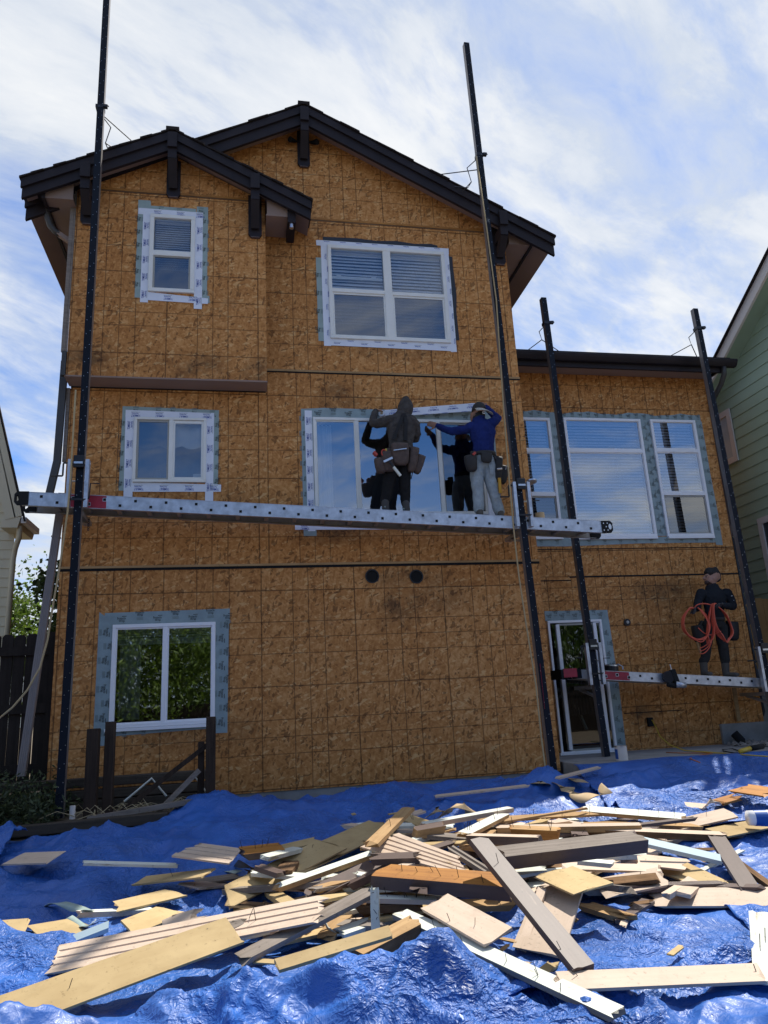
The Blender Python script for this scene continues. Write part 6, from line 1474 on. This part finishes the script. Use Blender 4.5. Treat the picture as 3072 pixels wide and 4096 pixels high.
def rounded(m, c, w, d, h, tilt=0, mi=0, top=1.0):
    """pouch: soft box, narrower at the bottom"""
    c = Vector(c); ct, st = math.cos(tilt), math.sin(tilt); n = 14; rings = []
    for f, k in ((0, .55), (.12, .86), (.5, 1.0), (.9, top), (1, top*.95)):
        z = (f-.5)*h; ring_ = []
        for i in range(n):
            a = 2*PI*i/n; ca, sa = math.cos(a), math.sin(a); x = w/2*k*math.copysign(abs(ca)**.6, ca); y = d/2*k*math.copysign(abs(sa)**.6, sa)
            ring_.append(c+Vector((x*ct-z*st, y, x*st+z*ct)))
        rings.append(ring_)
    base = len(m.v)
    for r in rings: m.v += [tuple(p) for p in r]
    for j in range(len(rings)-1):
        for i in range(n): k = (i+1) % n; m.f.append((base+j*n+i, base+j*n+k, base+(j+1)*n+k, base+(j+1)*n+i)); m.m.append(mi)
    m.f.append(tuple(base+i for i in range(n-1, -1, -1))); m.m.append(mi); e = base+(len(rings)-1)*n; m.f.append(tuple(e+i for i in range(n))); m.m.append(mi)
def belt(m, c, rx, ry, h, mi=0, tilt=0):
    n = 28; c = Vector(c); P = lambda k, z, g: c+Vector(((rx+g)*math.cos(2*PI*k/n), (ry+g)*math.sin(2*PI*k/n), z+tilt*math.cos(2*PI*k/n)))
    for k in range(n):
        m.quad(P(k, -h/2, .006), P(k+1, -h/2, .006), P(k+1, h/2, .006), P(k, h/2, .006), mi); m.quad(P(k, h/2, .006), P(k+1, h/2, .006), P(k+1, h/2, -.01), P(k, h/2, -.01), mi)
        m.quad(P(k, -h/2, -.01), P(k+1, -h/2, -.01), P(k+1, -h/2, .006), P(k, -h/2, .006), mi)
XA = (1, 0, 0)
def man_hood():
    s = .23514; q = lambda x, y, Y: pY(1400+x*s, 1560+y*s, Y)
    Y = 9.12; lft, rgt = q(590, 2000, Y), q(940, 2000, Y); zl, zr = ZP1(lft.x), ZP1(rgt.x)
    la, ra = Vector((lft.x, Y-.02, zl+.10)), Vector((rgt.x, Y-.02, zr+.10))
    pel, wai, che, nb = q(860, 1170, Y), q(860, 960, Y), q(872, 660, Y+.02), q(925, 450, Y+.03); hd = q(942, 300, Y+.05)
    C = [('c_hood', [(q(865, 1010, Y), (.165, .115)), (q(866, 880, Y), (.165, .115)), (che, (.205, .135)), (q(880, 540, Y+.02), (.20, .125)), (q(905, 470, Y+.03), (.13, .10))], XA),
         ('c_hood', [(nb, (.085, .085)), (q(935, 370, Y+.04), (.108, .115)), (hd, (.112, .125)), (q(945, 215, Y+.06), (.092, .105)), (q(948, 165, Y+.07), (.05, .06))], XA),
         ('c_hood', [(q(700, 520, Y), .082), (q(600, 545, Y+.03), .070), (q(440, 575, Y+.10), .062), (q(400, 555, Y+.12), .060)], None),
         ('c_hood', [(q(395, 560, Y+.12), .060), (q(402, 450, Y+.22), .052), (q(430, 365, Y+.30), .042)], None),
         ('c_hood', [(q(1040, 530, Y), .085), (q(1110, 600, Y+.02), .072), (q(1125, 760, Y+.08), .064), (q(1110, 830, Y+.12), .058)], None),
         ('c_hood', [(q(1110, 830, Y+.12), .058), (q(1010, 760, Y+.26), .05), (q(950, 700, Y+.33), .042)], None),
         ('c_trou', [(pel, (.165, .125)), (q(862, 1050, Y), (.16, .115))], XA),
         ('c_trou', [(q(735, 1230, Y), .098), (q(690, 1430, Y), .094), (q(640, 1660, Y-.02), .078), (q(612, 1850, Y-.01), .070), (la+Vector((0, 0, .06)), .062)], None),
         ('c_trou', [(q(930, 1230, Y), .098), (q(925, 1430, Y), .090), (q(935, 1650, Y-.02), .074), (q(940, 1850, Y-.01), .066), (ra+Vector((0, 0, .06)), .060)], None),
         ('boot', [(la+Vector((0, -.03, .04)), .052), (la+Vector((0, -.04, -.05)), .048)], None), ('boot', [(la+Vector((0, -.04, -.055)), (.045, .042)), (la+Vector((-.01, .14, -.065)), (.045, .032))], XA),
         ('boot', [(ra+Vector((0, -.03, .04)), .052), (ra+Vector((0, -.04, -.05)), .048)], None), ('boot', [(ra+Vector((0, -.04, -.055)), (.045, .042)), (ra+Vector((.02, .14, -.065)), (.045, .032))], XA),
         ('skin', [(q(942, 330, Y+.14), .07), (q(945, 250, Y+.15), .07)], None)]
    C += hand('skin', q(440, 350, Y+.31), q(590, 345, Y+.38), (0, .3, -1), .7, 1)
    C += hand('skin', q(950, 700, Y+.34), q(880, 640, Y+.40), (0, 1, .2), .8, -1)
    o = figure('person in a dark grey hood and black trousers with a brown tool belt', C, {'c_hood': HOODIE, 'c_trou': BLACKP, 'boot': BOOTG, 'skin': SKIN}, (pel.x, Y, zl))
    m = MB()   # suspenders
    a, b = q(905, 415, Y-.10), q(735, 850, Y-.135); mid = q(850, 560, Y-.125)
    for pts in ([a, mid, b], [q(940, 430, Y-.10), q(950, 560, Y-.128), q(945, 860, Y-.13)]):
        for p, r in zip(pts, pts[1:]): m.bar(p, r, .045, .012, 0, up=(0, 1, 0))
    m.bar(q(880, 430, Y-.105), q(950, 425, Y-.105), .05, .02, 0, up=(0, 1, 0))
    m.build('suspenders', STRAP, o)
    m = MB(); belt(m, q(862, 1060, Y), .168, .128, .07, 0)
    rounded(m, q(858, 1095, Y-.165), .235, .10, .30, 0, 0); m.prism([q(715, 930, Y-.135), q(965, 925, Y-.135), q(985, 1040, Y-.16), q(722, 1045, Y-.16)], (0, -.012, 0), 0)
    rounded(m, q(1068, 1190, Y-.10), .13, .12, .34, -.22, 0); rounded(m, q(1170, 1270, Y-.05), .12, .11, .26, -.35, 0); m.bar(q(990, 960, Y-.10), q(1190, 1180, Y-.06), .05, .03, 0)
    rounded(m, q(520, 1290, Y-.10), .15, .12, .20, .1, 0); rounded(m, q(655, 1220, Y-.13), .16, .10, .27, .12, 0); m.bar(q(650, 1000, Y-.12), q(640, 1150, Y-.13), .07, .03, 0)
    bl = m.build('tool_belt', LEATHER, o, True)
    m = MB(); m.bar(q(740, 1030, Y-.225), q(960, 1000, Y-.225), .03, .012, 0); m.build('square_ruler', STEEL, o)
    m = MB(); m.bar(q(570, 1225, Y-.20), q(720, 1155, Y-.20), .030, .028, 0); m.bar(q(650, 1180, Y-.20), q(740, 1310, Y-.21), .022, .022, 1); m.bar(q(740, 1310, Y-.21), q(860, 1460, Y-.21), .034, .03, 2); m.build('hammer', [STEEL, STEELK, WHITEB], o)
    TR = mat('tool_red', (.45, .05, .03), .5)
    m = MB(); m.bar(q(400, 1060, Y-.12), q(455, 1120, Y-.12), .075, .03, 0); m.build('snips', TR, o)
    m = MB(); m.tube([q(575+38*math.cos(a), 1065+50*math.sin(a), Y-.16) for a in np.linspace(0, 2*PI, 14)], .009, 6); m.build('pliers', TR, o)
    m = MB(); m.bar(q(610, 1000, Y-.15), q(615, 1080, Y-.15), .02, .02); m.build('marker', mat('tool_yellow', (.5, .40, .03), .5), o)
    m = MB(); m.tube([q(1070, 1340, Y-.08), q(1060, 1420, Y-.09), q(1040, 1515, Y-.09)], .006, 5); m.build('loose_strap', STRAP, o)
    for p in (q(597, 1985, Y-.105), q(915, 2020, Y-.105)): m = MB(); m.disc(p, (0, -1, 0), .012, 10); m.build('boot_emblem', INKG, o)
man_hood()
def man_jeans():
    s = .23058; q = lambda x, y, Y: pY(1680+x*s, 1580+y*s, Y)
    Y = 9.12; lf, rf = q(1015, 2030, Y), q(1375, 2080, Y); la, ra = Vector((lf.x, Y-.02, ZP1(lf.x)+.095)), Vector((rf.x, Y-.02, ZP1(rf.x)+.095))
    hd = q(1020, 290, Y+.05)
    C = [('c_shirt', [(q(1105, 1000, Y), (.150, .105)), (q(1100, 860, Y), (.150, .105)), (q(1080, 640, Y+.01), (.190, .118)), (q(1060, 530, Y+.02), (.185, .11)), (q(1030, 460, Y+.03), (.11, .085))], XA),
         ('skin', [(q(1015, 470, Y+.04), .058), (q(1010, 400, Y+.05), .058)], None),
         ('skin', [(q(990, 390, Y+.07), (.072, .082)), (hd, (.082, .098)), (q(1025, 230, Y+.05), (.072, .09))], XA),
         ('skin', [(q(930, 350, Y+.08), .050), (q(915, 430, Y+.09), .034)], None), ('skin', [(q(893, 360, Y+.09), .014), (q(880, 385, Y+.09), .013)], None), ('skin', [(q(955, 350, Y-.005), (.010, .022)), (q(958, 385, Y-.005), (.009, .016))], XA),
         ('hair', [(q(1000, 400, Y+.02), (.07, .07)), (q(1040, 360, Y+.02), (.075, .075))], XA),
         ('c_shirt', [(q(880, 560, Y), .080), (q(780, 600, Y+.04), .064), (q(560, 630, Y+.13), .056), (q(500, 620, Y+.16), .052)], None),
         ('c_shirt', [(q(500, 620, Y+.16), .052), (q(410, 590, Y+.22), .048), (q(315, 540, Y+.29), .041)], None),
         ('c_shirt', [(q(1220, 510, Y), .080), (q(1290, 450, Y+.02), .066), (q(1345, 410, Y+.06), .058)], None),
         ('c_shirt', [(q(1340, 405, Y+.06), .056), (q(1240, 310, Y+.15), .050), (q(1150, 215, Y+.25), .040)], None),
         ('c_jean', [(q(1105, 1170, Y), (.158, .118)), (q(1108, 1060, Y), (.150, .108))], XA),
         ('c_jean', [(q(1000, 1230, Y), .100), (q(985, 1430, Y+.0), .092), (q(1005, 1660, Y-.01), .078), (q(1020, 1850, Y-.01), .072), (la+Vector((0, 0, .04)), .073)], None),
         ('c_jean', [(q(1195, 1230, Y), .100), (q(1215, 1430, Y), .090), (q(1270, 1660, Y-.01), .077), (q(1330, 1870, Y-.01), .072), (ra+Vector((0, 0, .02)), .073)], None)]
    for a, dx in ((la, -.01), (ra, .03)):
        C += [('boot', [(a+Vector((0, -.03, -.01)), .048), (a+Vector((0, -.05, -.055)), (.044, .04))], None), ('boot', [(a+Vector((0, -.05, -.058)), (.045, .038)), (a+Vector((dx, .15, -.065)), (.045, .030))], XA)]
    C += hand('skin', q(300, 532, Y+.30), q(110, 480, Y+.37), (-.2, 1, .2), .45, -1, 1.08); C += hand('skin', q(1135, 195, Y+.27), q(1050, 130, Y+.33), (-.2, 1, .2), .8, 1, 1.0)
    o = figure('person in a navy shirt, pale jeans and backwards cap reaching up to the tape', C, {'c_shirt': BLUESH, 'skin': SKIND, 'hair': HAIR, 'c_jean': JEANS, 'boot': BOOTB}, (q(1105, 1170, Y).x, Y, ZP1(lf.x)))
    # cap turned backwards
    m = MB(); n = 22; c = hd+Vector((0, -.005, .035)); rings = []
    for j in range(8):
        ph = j/7*PI/2; rings.append([c+Vector((.100*math.cos(ph)*math.cos(2*PI*i/n), .118*math.cos(ph)*math.sin(2*PI*i/n), .105*math.sin(ph)-.03*(1-math.sin(ph))*(-math.cos(2*PI*i/n)*.4+.6))) for i in range(n)])
    for j in range(7):
        for i in range(n): k = (i+1) % n; m.quad(rings[j][i], rings[j][k], rings[j+1][k], rings[j+1][i])
    cp = m.build('cap', CAPG, o, True)
    m = MB(); k = 10; a0 = [c+Vector((.099*math.cos(t), .117*math.sin(t), -.032-.012*math.cos(t))) for t in np.linspace(-2.5, -.15, k)]
    a1 = [c+Vector((.03+.155*math.cos(t), -.015+.175*math.sin(t), -.095-.02*math.cos(t))) for t in np.linspace(-2.35, -.3, k)]
    for i in range(k-1): m.quad(a0[i], a0[i+1], a1[i+1], a1[i])
    bo = m.build('cap_brim', CAPB, o, True); bo.modifiers.new('thickness', 'SOLIDIFY').thickness = .006
    m = MB(); p = q(1095, 290, Y-.082); m.text('C', p+Vector((0, -.0, -.03)), (1, 0, -.1), (.1, 0, 1), .062, 0); m.text('S', p+Vector((.006, -.001, -.026)), (1, 0, -.1), (.1, 0, 1), .045, 0); m.build('cap_emblem', INKG if False else VINYL2, o)
    m = MB(); belt(m, q(1115, 1040, Y), .158, .118, .055, 0)
    rounded(m, q(885, 1190, Y-.10), .165, .11, .22, .08, 0); rounded(m, q(930, 1080, Y-.11), .08, .07, .16, .1, 0); rounded(m, q(1152, 1090, Y-.14), .16, .05, .14, -.1, 0)
    rounded(m, q(1345, 1300, Y-.02), .12, .13, .36, -.15, 0); rounded(m, q(1440, 1390, Y+.0), .13, .12, .25, -.25, 0); m.bar(q(1250, 1060, Y-.06), q(1380, 1230, Y-.02), .07, .03, 0)
    m.build('tool_belt', LEATHK, o, True)
    m = MB(); m.bar(q(1375, 1440, Y-.08), q(1392, 1700, Y-.08), .036, .03, 1); m.tube([q(1335, 1290, Y-.09), q(1420, 1280, Y-.09)], .016, 8, 0); m.build('hammer', [STEEL, mat('yellow_handle', (.62, .31, .02), .5)], o)
    m = MB(); m.bar(q(1480, 1300, Y-.05), q(1498, 1220, Y-.05), .03, .012, 0); m.build('chisel', STEEL, o)
    m = MB(); m.bar(q(915, 1040, Y-.15), q(960, 1000, Y-.15), .035, .03, 0); m.build('snips', mat('tool_red', None), o)
    m = MB(); m.prism([q(1196, 1200, Y-.118), q(1275, 1200, Y-.114), q(1270, 1370, Y-.106), q(1215, 1370, Y-.108)], (0, -.004, 0)); m.build('back_pocket', JEANS, o)
man_jeans()
def man_hose():
    s = .22606; q = lambda x, y, Y: pY(2680+x*s, 2240+y*s, Y)
    Y = 10.16; lf, rf = q(620, 1990, Y), q(1005, 2010, Y); la, ra = Vector((lf.x, Y, ZP2(lf.x)+.10)), Vector((rf.x, Y, ZP2(rf.x)+.10))
    hd = q(765, 290, Y)
    C = [('c_top', [(q(790, 1000, Y), (.150, .11)), (q(780, 880, Y), (.152, .112)), (q(780, 680, Y), (.192, .125)), (q(770, 590, Y), (.185, .115)), (q(750, 510, Y), (.12, .09))], XA),
         ('c_top', [(q(745, 500, Y), .075), (q(745, 465, Y-.005), .068)], None),
         ('skin', [(q(745, 470, Y-.005), .058), (q(740, 410, Y-.01), .060)], None),
         ('skin', [(q(715, 370, Y-.01), (.080, .074)), (hd, (.098, .080)), (q(775, 240, Y), (.088, .078))], XA),
         ('beard', [(q(650, 400, Y-.015), (.036, .045)), (q(700, 410, Y-.015), (.05, .06)), (q(740, 385, Y-.01), (.045, .065))], XA),
         ('skin', [(q(625, 330, Y-.015), (.03, .045)), (q(650, 290, Y-.012), (.035, .055))], XA), ('skin', [(q(590, 325, Y-.015), .016), (q(612, 290, Y-.015), .013)], None),
         ('skin', [(q(770, 320, Y-.082), (.016, .010)), (q(772, 350, Y-.082), (.012, .010))], XA),
         ('hair', [(q(700, 215, Y-.01), (.075, .078)), (q(770, 215, Y), (.095, .082)), (q(825, 270, Y+.01), (.060, .082)), (q(835, 340, Y+.01), (.045, .07))], XA), ('hair', [(q(640, 215, Y-.01), (.03, .05)), (q(690, 200, Y-.01), (.05, .06))], XA),
         ('c_top', [(q(560, 600, Y), .084), (q(510, 680, Y-.01), .068), (q(485, 800, Y-.04), .060), (q(490, 850, Y-.07), .056)], None), ('c_top', [(q(490, 850, Y-.07), .056), (q(470, 865, Y-.15), .046), (q(448, 862, Y-.20), .038)], None),
         ('c_top', [(q(1000, 600, Y), .088), (q(1065, 690, Y-.01), .072), (q(1110, 800, Y-.03), .064), (q(1110, 820, Y-.05), .062)], None), ('c_top', [(q(1105, 825, Y-.05), .060), (q(1010, 815, Y-.13), .052), (q(915, 800, Y-.19), .042)], None),
         ('c_trou', [(q(790, 1130, Y), (.155, .12)), (q(790, 1040, Y), (.148, .112))], XA),
         ('c_trou', [(q(660, 1180, Y), .098), (q(650, 1350, Y), .090), (q(640, 1530, Y-.02), .078), (q(628, 1740, Y-.01), .068), (la+Vector((0, 0, .13)), .064)], None),
         ('c_trou', [(q(900, 1180, Y), .098), (q(915, 1350, Y), .090), (q(945, 1560, Y-.02), .080), (q(975, 1760, Y-.01), .068), (ra+Vector((0, 0, .13)), .062)], None)]
    for a, dx in ((la, -.02), (ra, .06)):
        C += [('boot', [(a+Vector((0, .0, .11)), .060), (a+Vector((0, .02, -.05)), (.050, .05))], None), ('boot', [(a+Vector((0, .03, -.058)), (.050, .042)), (a+Vector((dx, -.14, -.066)), (.048, .032))], XA)]
    C += hand('glove', q(450, 862, Y-.20), q(400, 880, Y-.27), (0, -.6, -1), .9, 1, 1.1); C += hand('glove', q(915, 800, Y-.19), q(800, 790, Y-.24), (0, -.5, -1), 1.0, -1, 1.1)
    o = figure('person with dark hair and beard in black clothes holding a coiled red hose, looking up', C, {'c_top': BLACKSH, 'skin': SKIN, 'beard': BEARD, 'hair': HAIR, 'c_trou': DKTROU, 'boot': BOOTB, 'glove': GLOVE}, (q(790, 1130, Y).x, Y, ZP2(lf.x)))
    m = MB(); m.disc(q(640, 298, Y-.068), (-.5, -1, 0), .010, 8, 0); m.build('eye', HAIR, o)
    m = MB(); m.bar(q(622, 280, Y-.066), q(665, 272, Y-.075), .010, .006, 0); m.build('eyebrow', HAIR, o)
    m = MB(); belt(m, q(790, 1060, Y), .155, .12, .05); rounded(m, q(500, 1310, Y-.03), .16, .14, .26, .05); rounded(m, q(1110, 1260, Y-.02), .17, .15, .28, -.1); m.bar(q(560, 1080, Y-.05), q(500, 1200, Y-.04), .06, .03); m.bar(q(1010, 1080, Y-.05), q(1100, 1180, Y-.03), .06, .03)
    m.build('tool_belt', LEATHK, o, True)
    m = MB(); m.bar(q(475, 1450, Y-.08), q(540, 1640, Y-.08), .03, .025, 0); m.build('hammer_handle', RAW, o)
    for (x, y) in ((1090, 632), (1132, 710)): m = MB(); m.prism([q(x-14, y+4, Y-.085), q(x+16, y-6, Y-.075), q(x+6, y+10, Y-.08)], (0, -.003, 0)); m.build('sleeve_mark', VINYL2, o)
    # the hose: loops gathered over both hands
    m = MB(); Yh = Y-.26
    def loop(pts, r=.0075, closed=False):
        P = [Vector(p) for p in pts]; n = len(P); out = []
        for i in range(n-1):
            a, b, c, d = P[max(i-1, 0)], P[i], P[i+1], P[min(i+2, n-1)]
            for t in np.linspace(0, 1, 7)[:-1]:
                out.append(.5*((2*b)+(c-a)*t+(2*a-5*b+4*c-d)*t*t+(3*b-a-3*c+d)*t**3))
        out.append(P[-1]); m.tube(out, r, 6)
    J = lambda k: 24*math.sin(k*2.3+k*k)
    for k in range(7):     # left loop hanging from the left hand across to the right one
        o2 = k*7; y = Yh-.012*k
        loop([q(425, 850, y), q(330+o2*.4, 870+J(k), y), q(225+o2, 1000, y), q(205+o2, 1150, y), q(260+o2, 1290, y), q(420, 1390+o2*.3+J(k), y-.02), q(560, 1390+o2+J(k+1), y-.03), q(670, 1310+o2*.5, y-.03), q(715-o2*.5, 1180, y-.02), q(690-o2, 1050, y), q(600-o2, 920, y), q(490, 840, y)])
    for k in range(8):     # bundle over the right hand falling to the left foot side
        o2 = k*11; y = Yh-.01*k-.02
        loop([q(790+o2*.35, 770, y+.03), q(735+o2*.6, 790+J(k)*.3, y), q(720+o2*.8, 920, y), q(735+o2*.9, 1080, y), q(770+o2*1.1, 1220, y), q(850+o2*1.3, 1340+J(k), y-.01), q(960+o2*.6, 1430+o2*.3, y-.01), q(1030, 1420+J(k), y), q(1080+o2*.5, 1300, y+.02), q(1060+o2*.3, 1150, y+.04), q(960+o2*.5, 960, y+.05), q(860, 830, y+.05)])
    for k in range(5):     # long inner loops
        o2 = k*16; y = Yh-.03-.01*k
        loop([q(730, 790, y+.02), q(690+o2*.3, 950, y), q(660+o2*.3, 1150, y), q(645+o2*.5, 1350, y), q(660+o2, 1480+J(k), y-.01), q(700+o2*.4, 1500-o2, y), q(745+o2*.5, 1350, y), q(770+o2*.4, 1100, y), q(750+o2*.4, 900, y)])
    loop([q(435, 840, Yh), q(490, 790, Yh-.02), q(600, 772, Yh-.03), q(720, 790, Yh-.03)], .009)
    for k in range(3): loop([q(525, 1655-k*46, Yh-.02), q(600, 1650-k*60, Yh-.03), q(690, 1560-k*50, Yh-.03), q(745, 1400-k*30, Yh-.02), q(770, 1230, Yh-.01)])
    loop([q(500, 1200, Yh-.02), q(600, 1290, Yh-.03), q(700, 1325, Yh-.04), q(800, 1310, Yh-.04), q(900, 1260, Yh-.02)])
    tag(m.build('air_hose', HOSE, None, True), 'coiled red air hose held in both hands of the man on the lower plank', 'hose')
man_hose()
